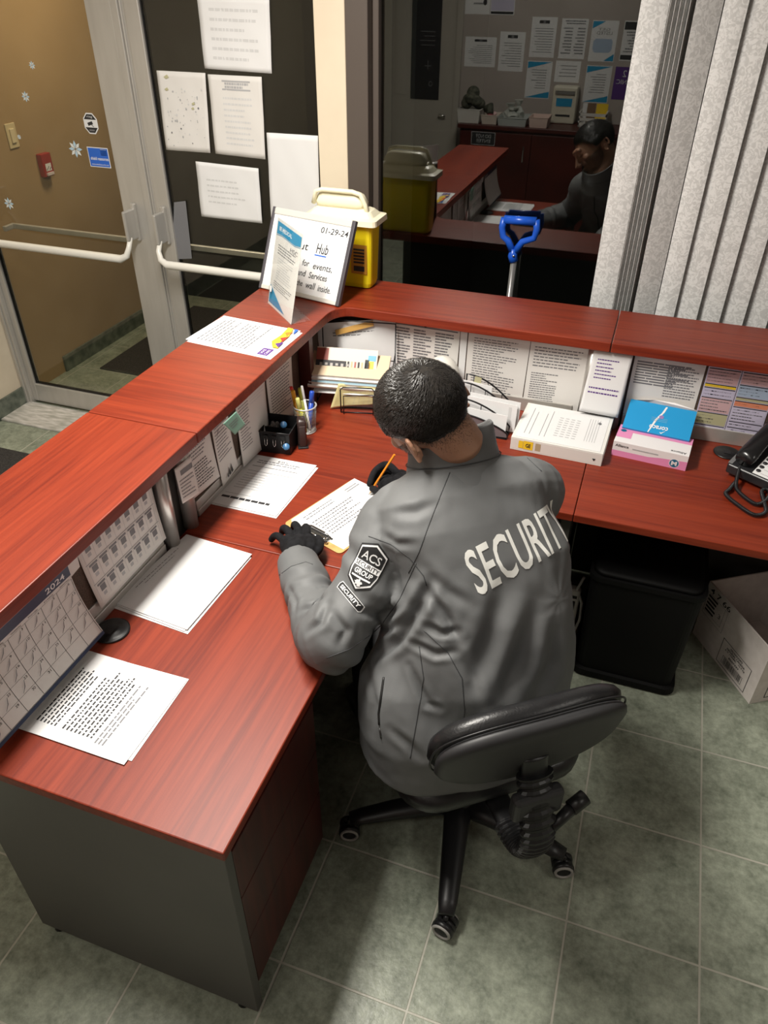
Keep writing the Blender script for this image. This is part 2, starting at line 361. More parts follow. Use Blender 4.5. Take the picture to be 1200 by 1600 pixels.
# ceiling lamps (fittings for the area lights; the rear and side ones are added)
for (x, y, sx, sy, lb) in ((-.58, .72, .32, 1.24, 'white strip ceiling light fitting above the desk'), (-.5, -1.15, 1.24, .24, 'white strip light fitting by the rear wall, added with the fill lamp'), (2.5, .3, .34, 1.24, 'white strip light fitting on the right, added with the fill lamp')):
    r = thing('ceiling_light', (x, y, 2.71), lb, 'ceiling light')
    b = MB()
    for a in ((-sx/2, -sy/2, -sx/2+.02, sy/2), (sx/2-.02, -sy/2, sx/2, sy/2), (-sx/2+.02, -sy/2, sx/2-.02, -sy/2+.02), (-sx/2+.02, sy/2-.02, sx/2-.02, sy/2)):
        b.box((x+a[0], y+a[1], 2.705), (x+a[2], y+a[3], 2.75))
    b.build('housing', WHT, r)
# floor mats
MATF = noisy(mat('charcoal_mat', (.03, .028, .027), .95), (.022, .020, .019), (.05, .045, .042), 120, 2, bump=.5)
tag(MB().box((-2.62, 2.95, 0), (-.9, 4.1, .01)).build('door_mat', MATF, bevel=.004), 'dark mat on the vestibule floor seen through the glass doors', 'mat')
tag(MB().box((-2.95+.25, .2, 0), (-1.35, 1.955, .01)).build('door_mat', MATF, bevel=.004), 'dark mat inside the room beside the reception desk', 'mat')

# stickers and door papers
def poly(n, cx, cy, r, rot=0, sy=1): return [(cx+r*math.cos(rot+2*math.pi*i/n), cy+r*sy*math.sin(rot+2*math.pi*i/n)) for i in range(n)]
def card(name, c, inks, label, cat, base, group=None): return sheet(name, c, inks, label, cat, group, base=base, thick=.0006)
GY = 2.459
def oct_sticker():
    c = at(142, 193, 1, GY); b = MB(); X = Matrix.Translation(c) @ Matrix.Rotation(math.pi/2, 4, 'X')
    o8 = [(x*.036, y*.042) for x, y in [(-.45, -1), (.45, -1), (1, -.45), (1, .45), (.45, 1), (-.45, 1), (-1, .45), (-1, -.45)]]
    b.prism(o8, 0, .0006, 0, X)
    s = .88; q = [(x*s, y*s) for x, y in o8]
    b.add([X @ V((x, y, .001)) for x, y in [q[5], q[6], (q[6][0], .016), (q[3][0], .016), q[3], q[4]]], [list(range(6))], 1)
    b.add([X @ V((x, y, .001)) for x, y in [q[0], q[1], (q[2][0], q[2][1]), (q[2][0], -.016), (q[7][0], -.016), q[7]]], [list(range(6))], 1)
    b.add([X @ V((x, y, .0011)) for x, y in [(-.018, .002), (.008, .010), (.012, -.002), (-.014, -.010)]], [(0, 1, 2, 3)], 1)
    b.add([X @ V((x, y, .0011)) for x, y in [(.004, -.004), (.014, -.012), (.012, -.014), (.002, -.006)]], [(0, 1, 2, 3)], 1)
    b.text('ring', X @ V((-.014, .021, .0014)), (1, 0, 0), (0, 0, 1), 0, 0, .028, .011, 0, 0); b.rect(X @ V((0, 0, .0012)), (1, 0, 0), (0, 0, 1), -.014, -.030, .014, -.024, 2)
    tag(b.build('octagonal_sticker', [PAPER, INK, INKG]), 'white and dark octagonal camera sticker on the left door glass', 'sticker')
oct_sticker()
p0 = at(135.5, 229, 1, GY); p1 = at(174, 263, 1, GY)
sheet('blue_sticker', [(p0.x, GY, p1.z), (p1.x, GY, p1.z), (p1.x, GY, p0.z), (p0.x, GY, p0.z)],
      [('r', .03, .04, .97, .96, 'blue'), ('t', 'shield resources', .1, .36, .95, .52, 'paper', .02), ('t', 'www.shieldsecurity.net', .1, .08, .92, .19, 'paper')] +
      [('r', .62, .62+.07*i, .92, .65+.07*i, 'paper') for i in range(5)], 'blue rectangular security sticker low on the left door glass beside a snowflake', 'sticker')
for (px, py, rr, lb) in ((50, 102, .016, 'small pale blue snowflake sticker, highest on the left door'), (40, 151, .021, 'pale snowflake sticker above the light switch'),
                     (118, 233, .035, 'largest snowflake sticker, left of the blue sticker'), (14, 318, .028, 'lowest snowflake sticker near the left door push bar'),
                     (30, 214, .011, 'tiny blue snowflake sticker beside the light switch')):
    c = at(px, py, 1, GY); b = MB(); rr *= .95
    for k in range(8):
        a = 2*math.pi*k/8; d = V((math.cos(a), 0, math.sin(a))); t = V((-math.sin(a), 0, math.cos(a)))
        q = [c + d*rr*.10, c + d*rr*.62 - t*rr*.22, c + d*rr*1.1, c + d*rr*.62 + t*rr*.22]
        b.add([v_ + V((0, -.0006, 0)) for v_ in q] + [V(v_) for v_ in q], [(3, 2, 1, 0), (0, 1, 5, 4), (1, 2, 6, 5), (2, 3, 7, 6), (3, 0, 4, 7)], k % 2)
    tag(b.build('snowflake_sticker', [mat('pale_blue_foil', (.45, .62, .75), .4), mat('silver_foil', (.72, .75, .74), .4)]), lb, 'sticker', 'snowflake stickers on the left door')
def dp(pts): return [at(x, y, 1, GY-.001) for x, y in pts]
for i, (pts, lb, ink, bs) in enumerate((
    ([(320, 107), (425, 115), (421, -2), (308, -6)], 'blank sheet of paper taped highest on the right glass door', words(.15, .1, .85, .9, 6, .3, 'back', 1), 'paper'),
    ([(260, 234), (329, 239), (321, 114), (245, 110)], 'wrinkled sheet with orange and dark smudges on the right glass door', [], 'cream'),
    ([(337, 240), (415, 249), (409, 120), (325, 116)], 'sheet in a plastic sleeve with a faint boxed heading on the door', [('r', .25, .82, .78, .84, 'pale'), ('r', .25, .92, .78, .94, 'pale')]+words(.3, .84, .75, .92, 2, .7, 'pale', 3)+words(.25, .12, .8, .76, 9, .35, 'back', 4), 'cream'),
    ([(425, 320), (499, 312), (497, 212), (417, 207)], 'blank sheet on the door just behind the whiteboard', [], 'paper'),
    ([(315, 338), (410, 349), (404, 263), (306, 252)], 'lowest landscape sheet taped above the right push bar', words(.15, .25, .8, .75, 5, .3, 'back', 6), 'paper'))):
    if i == 1:
        rn = random.Random(5); ink = []
        for k in range(70):
            u, v = rn.uniform(.08, .92), rn.uniform(.05, .8); s = rn.uniform(.005, .02)
            ink.append(('p', poly(5, u, v, s, rn.random(), rn.uniform(.4, 1.2)), rn.choice(['pale', 'back', 'back', 'pale', 'grey'] if v < .6 else ['back', 'pale'])))
        for u, v, s in ((.2, .93, .06), (.18, .78, .05), (.72, .62, .045), (.70, .56, .04)): ink.append(('p', [(u-s, v), (u-.3*s, v-.4*s), (u+s*.8, v-.1*s), (u+.2*s, v+.5*s)], 'olive'))
    if i == 3: pts = [(424, 345), (500, 345), (497, 212), (417, 207)]
    sheet('door_notice', dp(pts), ink, lb, 'paper', 'papers taped on the right door', base=bs, curl=(lambda u, v: (0, -.002*abs(math.sin(u*7+v*5)), 0)))
# tape strip
p = dp([(270, 405), (300, 404), (290, 314), (272, 316)])
tag(sheet('tape_strip', p, [], 'x', 'tape', base='grey'), 'greyish strip of tape hanging on the right door glass above the push bar', 'tape')
# switch and alarm on vestibule wall
def wbox(name, px, py, hw, hh, m, d=.01):
    c = at(px, py, 0, -2.80)
    return c
c = wbox('s', 18, 212, 0, 0, None); r = thing('light_switch', (c.x, c.y, c.z), 'ivory rocker light switch on the tan vestibule wall', 'light switch')
MB().box((c.x, c.y-.036, c.z-.06), (c.x+.007, c.y+.036, c.z+.06)).build('switch_plate', mat('ivory_plastic', (.62, .5, .3), .4), r, bevel=.003)
MB().box((c.x+.006, c.y-.016, c.z-.035), (c.x+.014, c.y+.016, c.z+.035)).build('rocker', mat('ivory_rocker', (.7, .58, .38), .35), r, bevel=.003)
c = wbox('f', 67, 257, 0, 0, None); r = thing('fire_alarm', (c.x, c.y, c.z), 'dark red fire alarm pull station on the tan vestibule wall', 'fire alarm')
MB().box((c.x, c.y-.04, c.z-.06), (c.x+.035, c.y+.04, c.z+.06)).build('alarm_body', mat('alarm_red', (.30, .012, .012), .35), r, bevel=.005)
b = MB(); b.box((c.x+.035, c.y-.022, c.z-.03), (c.x+.0365, c.y+.022, c.z+.008), 0); b.box((c.x+.035, c.y-.026, c.z-.052), (c.x+.044, c.y+.026, c.z-.038), 1)
for k in range(5): b.box((c.x+.0365, c.y-.018+.008*k, c.z-.026+.006*(k % 3)), (c.x+.037, c.y-.013+.008*k, c.z-.018+.006*(k % 3)), 2)
b.build('alarm_label', [PAPER, mat('alarm_handle', (.7, .6, .6), .4), INK], r)
# ================================================================ THE DESKS
HD = .737; HC = 1.07; TW = .028; TC = .035
XO, XI, YB, YF = -.876, -.525, 2.196, 1.880
# near unit of the left wing
r = thing('reception_desk', (-.3, .4, 0), 'cherry reception desk unit with charcoal end panel, nearest the camera', 'desk')
MB().box((-.60, 0, HD-TW), (0, .8455, HD)).build('worktop', WY, r, bevel=.003)
b = MB(); b.box((XO, 0, HC-TC), (XI, .8795, HC)); b.build('transaction_top', WY, r, bevel=.0025)
MB().box((-.647, .004, .012), (-.004, .030, HD-TW)).build('end_panel', GREYP, r, bevel=.0015)
MB().box((-.647, .0305, .02), (-.625, .85, HC-TC)).build('outer_panel', GREYP, r, bevel=.0015)
MB().box((-.625, .0305, .80), (-.604, .75, HC-TC)).build('tack_board', FABR, r)
b = MB(); b.box((-.622, .031, HD), (-.596, .75, .765)); b.box((-.618, .031, .765), (-.600, .75, .80)); b.build('panel_rail', ALU, r, bevel=.002)
MB().tube([(-.598, .783, HD), (-.598, .783, HC-TC)], .022, n=14).build('support_post', ALUP, r)
for x in (-.6, -.05): MB().lathe([(.014, 0), (.016, .004), (.008, .012)], (x, .017, 0), n=12).build('levelling_foot', BLACK, r)
# mobile pedestal
r = thing('drawer_pedestal', (-.2, .3, 0), 'cherry drawer pedestal, its colour darkened for shade, on castors under the near end of the desk', 'cabinet')
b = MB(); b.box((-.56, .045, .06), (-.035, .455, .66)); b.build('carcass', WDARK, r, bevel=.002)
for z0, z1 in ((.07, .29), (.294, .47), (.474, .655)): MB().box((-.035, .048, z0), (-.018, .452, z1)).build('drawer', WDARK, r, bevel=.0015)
for x in (-.52, -.07):
    for y in (.075, .425): MB().lathe([(.0, -.02), (.022, -.02), (.025, -.014), (.025, .014), (.022, .02), (0, .02)], m=0, n=14, X=Matrix.Translation((x, y, .025)) @ Matrix.Rotation(math.pi/2, 4, 'X')).build('castor', BLACK, r)
# corner unit
r = thing('reception_desk', (0, 1.4, 0), 'cherry corner desk unit holding the clipboard and pen cup', 'desk')
inner = [(0, .8475), (0, 1.08)] + [(.22-.22*math.cos(a), 1.08+.244*math.sin(a)) for a in [math.pi/2*k/8 for k in range(1, 9)]] + [(.4745, 1.324)]
MB().prism([(-.60, .8475)] + inner + [(.4745, 1.935), (-.60, 1.935)], HD-TW, HD).build('worktop', WX, r, bevel=.003)
cr = .07
ic = [(XI, .8825), (XI, YF-cr-.02)] + [(XI+cr-cr*math.cos(a), YF-cr-.02+(cr+.02)*math.sin(a)) for a in [math.pi/2*k/8 for k in range(1, 9)]] + [(.4745, YF)]
MB().prism([(XO, .8825)] + ic + [(.4745, YB), (XO, YB)], HC-TC, HC).build('transaction_top', WX, r, bevel=.003)
b = MB(); b.box((-.647, .8505, .02), (-.625, 1.975, HC-TC)); b.box((-.625, 1.953, .02), (.4745, 1.975, HC-TC)); b.build('outer_panel', GREYP, r)
b = MB(); b.box((-.625, .93, .79), (-.604, 1.93, HC-TC)); b.box((-.60, 1.937, .79), (.38, 1.953, HC-TC)); b.build('tack_board', FABR, r)
b = MB(); b.box((-.622, .93, HD), (-.596, 1.93, .76)); b.box((-.618, .93, .76), (-.600, 1.93, .79)); b.box((-.60, 1.93, HD), (.38, 1.95, .79)); b.build('panel_rail', ALU, r, bevel=.002)
MB().box((-.60, 1.69, HD), (-.555, 1.72, HC-TC)).build('support_panel', WDARK, r)
for x, y in ((-.598, .885), (.425, 1.925)): MB().tube([(x, y, HD), (x, y, HC-TC)], .022, n=14).build('support_post', ALUP, r)
b = MB(); b.box((.44, 1.36, .02), (.47, 1.93, HD-TW)); b.build('side_panel', GREYP, r)
# right unit
r = thing('reception_desk', (1.1, 1.7, 0), 'cherry desk unit on the right carrying the telephone', 'desk')
MB().box((.4765, 1.324, HD-TW), (1.95, 1.935, HD)).build('worktop', WX, r, bevel=.003)
MB().box((.4775, YF, HC-TC), (1.95, YB, HC)).build('transaction_top', WX, r, bevel=.003)
MB().box((.4765, 1.953, .02), (1.95, 1.975, HC-TC)).build('outer_panel', GREYP, r)
b = MB(); b.box((.56, 1.937, .79), (1.92, 1.953, HC-TC)); b.build('tack_board', FABR, r)
b = MB(); b.box((.56, 1.93, HD), (1.92, 1.95, .79)); b.build('panel_rail', ALU, r, bevel=.002)
MB().tube([(.53, 1.925, HD), (.53, 1.925, HC-TC)], .022, n=14).build('support_post', ALUP, r)
MB().box((1.92, 1.33, .02), (1.949, 1.93, HD-TW)).build('end_panel', GREYP, r)
# grommets
for x, y, lb in ((-.553, .429, 'round black cable grommet on the desk beside the calendar'), (.925, 1.865, 'round black cable grommet beside the telephone')):
    b = MB(); b.lathe([(.040, HD), (.044, HD+.001), (.045, HD+.004), (.040, HD+.006), (.030, HD+.006), (.028, HD+.009), (.0, HD+.009)], (x, y, 0), n=28)
    b.box((x-.012, y-.02, HD+.009), (x+.010, y+.0, HD+.011)); tag(b.build('cable_grommet', BLACK), lb, 'cable grommet')

# ---- bin and boxes under the right desk
r = thing('waste_bin', (.75, 1.6, 0), 'tall black plastic bin with rounded corners under the right desk', 'bin')
def rrect(x0, y0, x1, y1, rad, n=6):
    out = []
    for cx, cy, a0 in ((x1-rad, y1-rad, 0), (x0+rad, y1-rad, 90), (x0+rad, y0+rad, 180), (x1-rad, y0+rad, 270)):
        for k in range(n+1): a = math.radians(a0+90*k/n); out.append((cx+rad*math.cos(a), cy+rad*math.sin(a)))
    return out
b = MB(); rings = []
for z, g in ((0, -.004), (.006, .002), (.03, .0), (.034, -.012), (.45, .0), (.452, .006), (.47, .006), (.47, -.004)):
    rings.append([V((x, y, z)) for x, y in rrect(.565-g, 1.385-g, .925+g, 1.86+g, .04)])
BINM = mat('bin_black', (.004, .004, .004), .6, spec=.2); b.loft(rings, smooth=False); b.build('bin_body', BINM, r)
b = MB(); b.loft([[V((x, y, z)) for x, y in rrect(.57+g, 1.39+g, .92-g, 1.855-g, .04)] for z, g in ((.471, 0), (.482, .006), (.485, .02))]); b.build('lid', BINM, r)
# carton
CART = noisy(mat('white_cardboard', (.7, .65, .6), .8), (.70, .64, .60), (.78, .72, .68), 30, 3)
A = V((.986, 1.752, 0)); B = V((1.18, 1.447, 0)); d = (B-A).normalized(); nn = V((-d.y, d.x, 0)); L_ = (B-A).length; WD = .30; HH = .265
r = thing('cardboard_box', tuple(A+d*L_/2+nn*WD/2), 'open white cardboard carton with printed barcode label on the floor at right', 'box')
b = MB(); t = .005
X = Matrix(((d.x, nn.x, 0, A.x), (d.y, nn.y, 0, A.y), (0, 0, 1, 0), (0, 0, 0, 1)))
b.box((0, 0, 0), (L_, t, HH), 0, X); b.box((0, WD-t, 0), (L_, WD, HH), 0, X); b.box((0, t, 0), (t, WD-t, HH), 0, X); b.box((L_-t, t, 0), (L_, WD-t, HH), 0, X); b.box((t, t, 0), (L_-t, WD-t, t), 0, X)
O = A - nn*.0008
def fr(u0, v0, u1, v1, w_, U=d, O=O):
    for q in ((u0, v0, u1, v0+w_), (u0, v1-w_, u1, v1), (u0, v0, u0+w_, v1), (u1-w_, v0, u1, v1)): b.rect(O, U, (0, 0, 1), *q, 1)
fr(.155, .012, .32, .125, .0025)
for t_, v in (("SALVADOR'S", .107), ('ORIGINAL CANADA', .095), ('6 X 1750ML   12.3 kg', .083), ('8507797', .067)):
    k = .0022 if v < .07 else .002; wdt = {.107: .07, .095: .105, .083: .115, .067: .06}[v]
    b.text(t_, O, d, (0, 0, 1), .237-wdt/2, v, .237+wdt/2, v+.0092, 1, 0, .03)
fr(.18, .026, .295, .060, .0015); rn = random.Random(3); u = .188
while u < .287:
    w_ = rn.uniform(.0012, .0035); b.rect(O, d, (0, 0, 1), u, .029, u+w_, .057, 1); u += w_+rn.uniform(.0012, .003)
fr(.012, .125, .135, .225, .001); fr(.012, .14, .118, .225, .001)
b.text('4 7 66', O, d, (0, 0, 1), .02, .230, .14, .254, 1, 0, .01)
for i in range(5): b.rect(O, d, (0, 0, 1), .02, .21-.016*i, .075-.004*(i % 3), .219-.016*i, 1)
b.text('3', O, d, (0, 0, 1), .092, .165, .106, .185, 1, 0)
O2 = B + d*.0008; b.rect(O2, nn, (0, 0, 1), .05, .02, .053, .15, 1); b.rect(O2, nn, (0, 0, 1), .05, .02, .22, .023, 1); b.rect(O2, nn, (0, 0, 1), .05, .147, .22, .15, 1)
for i in range(4): b.rect(O2, nn, (0, 0, 1), .07, .115-.02*i, .19, .125-.02*i, 1)
b.build('box_body', [CART, INK], r)
b = MB()
for sgn, q0, q1 in ((1, (0, 0), (L_, 0)),):
    pass
b.box((0, WD-t, HH), (L_, WD-t+.004, HH+.10), 0, X); b.build('open_flap', CART, r)
# white cable loops
b = MB(); b.tube([(.985, 1.80, .006), (.965, 1.77, .02), (.955, 1.77, .055), (.965, 1.79, .085), (1.0, 1.84, .10), (1.0, 1.90, .02)], .004); tag(b.build('white_cable', WHT), 'thin white cable looping out behind the white carton', 'cable')
r = thing('power_adapter', (.50, 1.50, .1), 'white power adapter with a dark label hanging beside the guard under the desk', 'power adapter')
b = MB(); b.box((.497, 1.49, .12), (.545, 1.525, .30)); b.build('adapter_body', WHT, r, bevel=.012, seg=3)
b = MB(); b.box((.505, 1.4885, .20), (.532, 1.4895, .25)); b.box((.505, 1.4885, .262), (.535, 1.4895, .275)); b.build('adapter_label', INK, r)
b = MB(); b.tube([(.545, 1.5, .36), (.53, 1.5, .30), (.555, 1.5, .24), (.56, 1.5, .16), (.55, 1.5, .10), (.51, 1.5, .06), (.46, 1.5, .045)], .005); b.build('adapter_cord', WHT, r)

# ================================================================ THINGS ON THE RAISED COUNTER
r = thing('sharps_container', (-.57, 2.10, HC), 'yellow sharps container with cream handled lid behind the whiteboard', 'container')
SY = mat('yellow_plastic', (.78, .62, .01), .3); SY.node_tree.nodes['Principled BSDF'].inputs['Subsurface Weight'].default_value = .15
SL = mat('cream_lid_plastic', (.80, .75, .56), .35)
b = MB(); rings = []
for z, g in ((0, -.012), (.004, -.004), (.02, 0), (.23, .006), (.245, .006)):
    rings.append([V((x, y, HC+z)) for x, y in rrect(-.70-g, 2.080-g, -.462+g, 2.176+g, .018, 3)])
b.loft(rings, smooth=False); b.build('body', SY, r)
b = MB(); rings = []
for z, g in ((.243, .018), (.243, .030), (.262, .028), (.268, .010), (.285, -.006), (.292, -.02)):
    rings.append([V((x, y, HC+z)) for x, y in rrect(-.70-g, 2.080-g, -.462+g, 2.176+g, .02, 3)])
b.loft(rings, smooth=False); b.build('lid', SL, r)
b = MB(); b.loft([[V((x, y, HC+z)) for x, y in rrect(-.70-g, 2.093-g*.3, -.485+g, 2.163+g*.3, .025, 4)] for z, g in ((.29, -.012), (.31, -.005), (.335, -.02), (.342, -.035))]); 
b.tube([(-.695, 2.098, HC+.30), (-.68, 2.093, HC+.345), (-.655, 2.093, HC+.352), (-.535, 2.093, HC+.352), (-.505, 2.093, HC+.345), (-.488, 2.098, HC+.31), (-.478, 2.101, HC+.275)], .0085, n=10)
b.build('handle', SL, r)
b = MB(); b.rect((-.478, 2.0740, HC+.06), (1, 0, 0), (0, 0, 1), -.06, 0, .004, .11, 0); b.rect((-.478, 2.0735, HC+.06), (1, 0, 0), (0, 0, 1), -.05, .01, -.006, .03, 1)
for i in range(5): b.rect((-.478, 2.0735, HC+.06), (1, 0, 0), (0, 0, 1), -.05, .04+.012*i, -.006, .047+.012*i, 1)
b.build('warning_label', [mat('dull_orange_label', (.42, .20, .02), .5), INK], r)
# whiteboard leaning on it
BL, BR = V((-.8762, 1.9489, HC+.003)), V((-.5084, 1.8675, HC+.003)); TL = V((-.8488, 2.0728, HC+.2782))
U = (BR-BL).normalized(); wd = (BR-BL).length; Wv = (TL-BL); Wv = (Wv-U*Wv.dot(U)); ht = Wv.length; Wn = Wv.normalized(); Nn = U.cross(Wn)
r = thing('whiteboard', tuple((BL+BR)/2), 'small framed whiteboard with handwritten notes leaning on the counter corner', 'whiteboard')
X = Matrix(((U.x, Wn.x, Nn.x, BL.x), (U.y, Wn.y, Nn.y, BL.y), (U.z, Wn.z, Nn.z, BL.z), (0, 0, 0, 1)))
b = MB(); b.box((.006, .006, -.008), (wd-.006, ht-.006, 0), 0, X); b.build('writing_board', mat('whiteboard_face', (.85, .86, .86), .15), r)
SLR = mat('silver_rail', (.70, .69, .64), .3, .2)
b = MB(); b.box((.009, 0, -.010), (wd-.009, .017, .004), 0, X); b.build('silver_rail', SLR, r, bevel=.003); b = MB(); b.box((.009, ht-.024, -.010), (wd-.009, ht, .004), 0, X); b.build('silver_rail', SLR, r, bevel=.003)
b = MB(); SRM = mat('grey_side_rail', (.07, .065, .075), .4); b.box((0, -.001, -.012), (.011, ht+.001, .006), 0, X); b.build('side_rail', SRM, r, bevel=.002); b = MB(); b.box((wd-.015, -.001, -.012), (wd, ht+.001, .006), 0, X); b.build('side_rail', SRM, r, bevel=.002)
b = MB(); O = BL + Nn*.0006
def hw(t_, u0, v0, u1, v1, m=0):
    b = MB(); b.text(t_, O, U, Wn, u0*wd, v0*ht, u1*wd, v1*ht, m, .0006, .004, .12); b.build('handwriting', [INK, BLUI, INKG], r)
hw('01-29-24', .62, .80, .94, .87)
hw('ut', .41, .565, .51, .64); hw('Hub', .61, .556, .75, .675, 0); b = MB(); b.rect(O+Nn*.0008, U, Wn, .60*wd, .527*ht, .74*wd, .541*ht, 0); b.build('underline', BLUI, r)
hw('r', .40, .385, .42, .43); hw('for', .475, .38, .56, .455); hw('events,', .61, .355, .84, .43)
hw('and', .435, .255, .54, .33); hw('Services', .58, .25, .80, .325)
hw('the', .45, .135, .525, .205); hw('wall', .565, .125, .68, .205); hw('inside.', .715, .12, .87, .195)
# acrylic sign
BL, BR = V((-.7739, 1.8185, HC+.001)), V((-.6031, 1.6547, HC+.001)); TL = V((-.7289, 1.8655, HC+.301)); U = (BR-BL); wd = U.length; U.normalize(); Wv = TL-BL; Wv -= U*Wv.dot(U); Wn = Wv.normalized(); ht = Wv.length; Nn = U.cross(Wn)
r = thing('sign_holder', tuple((BL+BR)/2), 'clear acrylic sign holder with a blue and white notice standing on the counter', 'sign holder')
X = Matrix(((U.x, Wn.x, Nn.x, BL.x), (U.y, Wn.y, Nn.y, BL.y), (U.z, Wn.z, Nn.z, BL.z), (0, 0, 0, 1)))
ACR = glass('clear_acrylic', (.97, .98, .98), -.02)
b = MB(); b.box((-.004, 0, .0025), (wd+.004, ht+.004, .0045), 0, X); b.build('front_sheet', ACR, r)
F2 = V((-Nn.x, -Nn.y, 0)).normalized()
b = MB(); X2 = Matrix(((U.x, F2.x, 0, BL.x), (U.y, F2.y, 0, BL.y), (U.z, 0, 1, BL.z-.001), (0, 0, 0, 1))); b.box((0, .0, 0), (wd, .075, .003), 0, X2)
b.build('foot', ACR, r)
c4 = [BL, BR, BR+Wn*ht, TL]; c4[3] = BL + Wn*ht
ink = [('p', [(.03, .97), (.97, .965), (.97, .86), (.75, .835), (.5, .84), (.25, .845), (.03, .83)], 'teal'), ('p', [(.03, .815), (.25, .833), (.5, .828), (.75, .823), (.97, .845), (.97, .85), (.75, .829), (.5, .834), (.25, .839), (.03, .822)], 'teal'),
       ('t', 'BE MEDICAL', .12, .88, .62, .925, 'paper', .02), ('p', [(.03, .03), (.03, .24), (.3, .15), (.7, .03)], 'teal'), ('t', 'HSC', .62, .74, .9, .785, 'grey')]
ink += words(.15, .62, .85, .74, 4, .35, 'grey', 3) + words(.2, .34, .8, .60, 9, .25, 'pale', 4) + words(.15, .22, .9, .32, 4, .35, 'grey', 8) + words(.06, .06, .4, .14, 3, .3, 'paper', 9)
ink += [('p', poly(12, .12, .20, .04), 'paper')]
sheet('notice', c4, ink, parent=r, base='cream', thick=.0008)
# flyers on the counter
fl = [(290, 531), (420, 559), (470, 518), (350, 494)]
c4 = [at(x, y, 2, HC) for x, y in fl]; c4 = [c4[1], c4[2], c4[3], c4[0]]
for k, (dx, dy, z, lb) in enumerate(((.012, -.012, .0002, 'lower white sheet peeking out under the flyer on the counter'), (0, 0, .0014, 'white flyer with a colourful yellow and red strip lying on the counter'))):
    c = [V((q.x+dx, q.y+dy, HC+z)) for q in c4]
    ink = []
    if k:
        ink = words(.08, .3, .92, .92, 13, .32, 'grey', 11, .5)
        ink += [('r', .40, .02, .98, .06, 'yellow'), ('p', [(.28, .0), (.5, .03), (.7, .02), (.98, .05), (.99, .09), (.7, .075), (.45, .085), (.28, .04)], 'yellow'), ('p', [(.30, .005), (.4, .05), (.5, .01)], 'purple'), ('p', [(.5, .02), (.6, .06), (.7, .02)], 'red'), ('p', [(.68, .03), (.8, .07), (.9, .03)], 'orange'), ('p', [(.8, .01), (.98, .04), (.98, .01)], 'blue'),
                ('r', .02, .03, .24, .15, 'purple'), ('t', 'WE', .05, .10, .2, .13, 'paper'), ('t', 'CARE', .05, .05, .2, .08, 'paper'), ('r', .27, .11, .9, .125, 'pale')]
    ink = [(q[0], [(u_, v_*1.7) for u_, v_ in q[1]], q[2]) if q[0] == 'p' else q for q in ink if q[-1] != 'yellow' or q[0] == 'p']
    sheet('flyer', c, ink, lb, 'paper', thick=.0009)
# snow shovel behind the counter
r = thing('snow_shovel', (.05, 2.38, 0), 'blue D-handle shovel with grey shaft leaning between the counter and window', 'shovel')
SB = mat('blue_handle', (.01, .09, .55), .3)
SYY = 2.475; g0, g1 = at(788, 343, 1, SYY), at(838, 346, 1, SYY); hb = at(803, 404, 1, SYY)
MB().tube([g0+V((0, 0, .0)), g1], [.0165, .0165], n=14).build('grip', SB, r)
b = MB(); mid = V(((g0.x+g1.x)/2-.012, SYY, hb.z+.040))
for g, s in ((g0, -1), (g1, 1)):
    b.tube([g+V((0, 0, .006)), g+V((s*.006, 0, -.03)), g+V((-s*.001, 0, -.065)), mid+V((s*.030, 0, .030)), mid+V((s*.006, 0, -.010))], [.014, .0135, .013, .0135, .015], n=12)
b.tube([mid+V((0, 0, .0)), mid+V((-.004, .001, -.03)), hb+V((0, 0, -.012))], [.016, .019, .018], n=14)
b.build('handle_yoke', SB, r)
MB().ell(hb+V((0, -.018, .015)), (.005, .003, .005)).build('rivet', CHROME, r)
MB().tube([hb+V((0, 0, -.008)), V((hb.x-.0, 2.40, .35))], .0125, n=12).build('shaft', mat('grey_shaft', (.28, .28, .28), .3, .6), r)
b = MB(); b.prism([(-.22, 0), (.22, 0), (.22, .012), (-.22, .012)], 0, .34, 0, Matrix.Translation((hb.x, 2.38, .02))); b.build('blade', SB, r, bevel=.004)

# ================================================================ PAPERS AND THINGS ON THE WORKTOPS
Z = HD
def pile(pts, name, specs, curl=None):
    base = [at(x, y, 2, Z) for x, y in pts]; z = .0003
    for k, (dx, dy, rot, ink, lb) in enumerate(specs):
        ce = sum(base, V())/4; R_ = Matrix.Rotation(rot, 3, 'Z')
        c = [ce + R_ @ (q-ce) + V((dx, dy, 0)) for q in base]; c = [V((q.x, q.y, Z+z)) for q in c]
        sheet(name, c, ink, lb, 'paper', thick=.0016); z += .0030
# sheet under the calendar (dense text)
inkA = words(.13, .70, .80, .90, 6, .42, 'ink', 1, .25, (.03, .09)) + words(.13, .36, .86, .66, 8, .42, 'ink', 2, .15, (.02, .07)) + words(.10, .24, .80, .34, 3, .42, 'grey', 3) + words(.1, .12, .5, .22, 3, .1, 'pale', 4, .1, (.3, .5))
A4 = [(200, 1191), (289, 1061), (150, 1020), (30, 1137)]
b0 = [at(x, y, 2, Z) for x, y in A4]
b0[3] = b0[0] + V((-.232, -.002, 0)) ; b0[2] = b0[1] + V((-.232, -.0, 0)); b0[1] = b0[1]; 
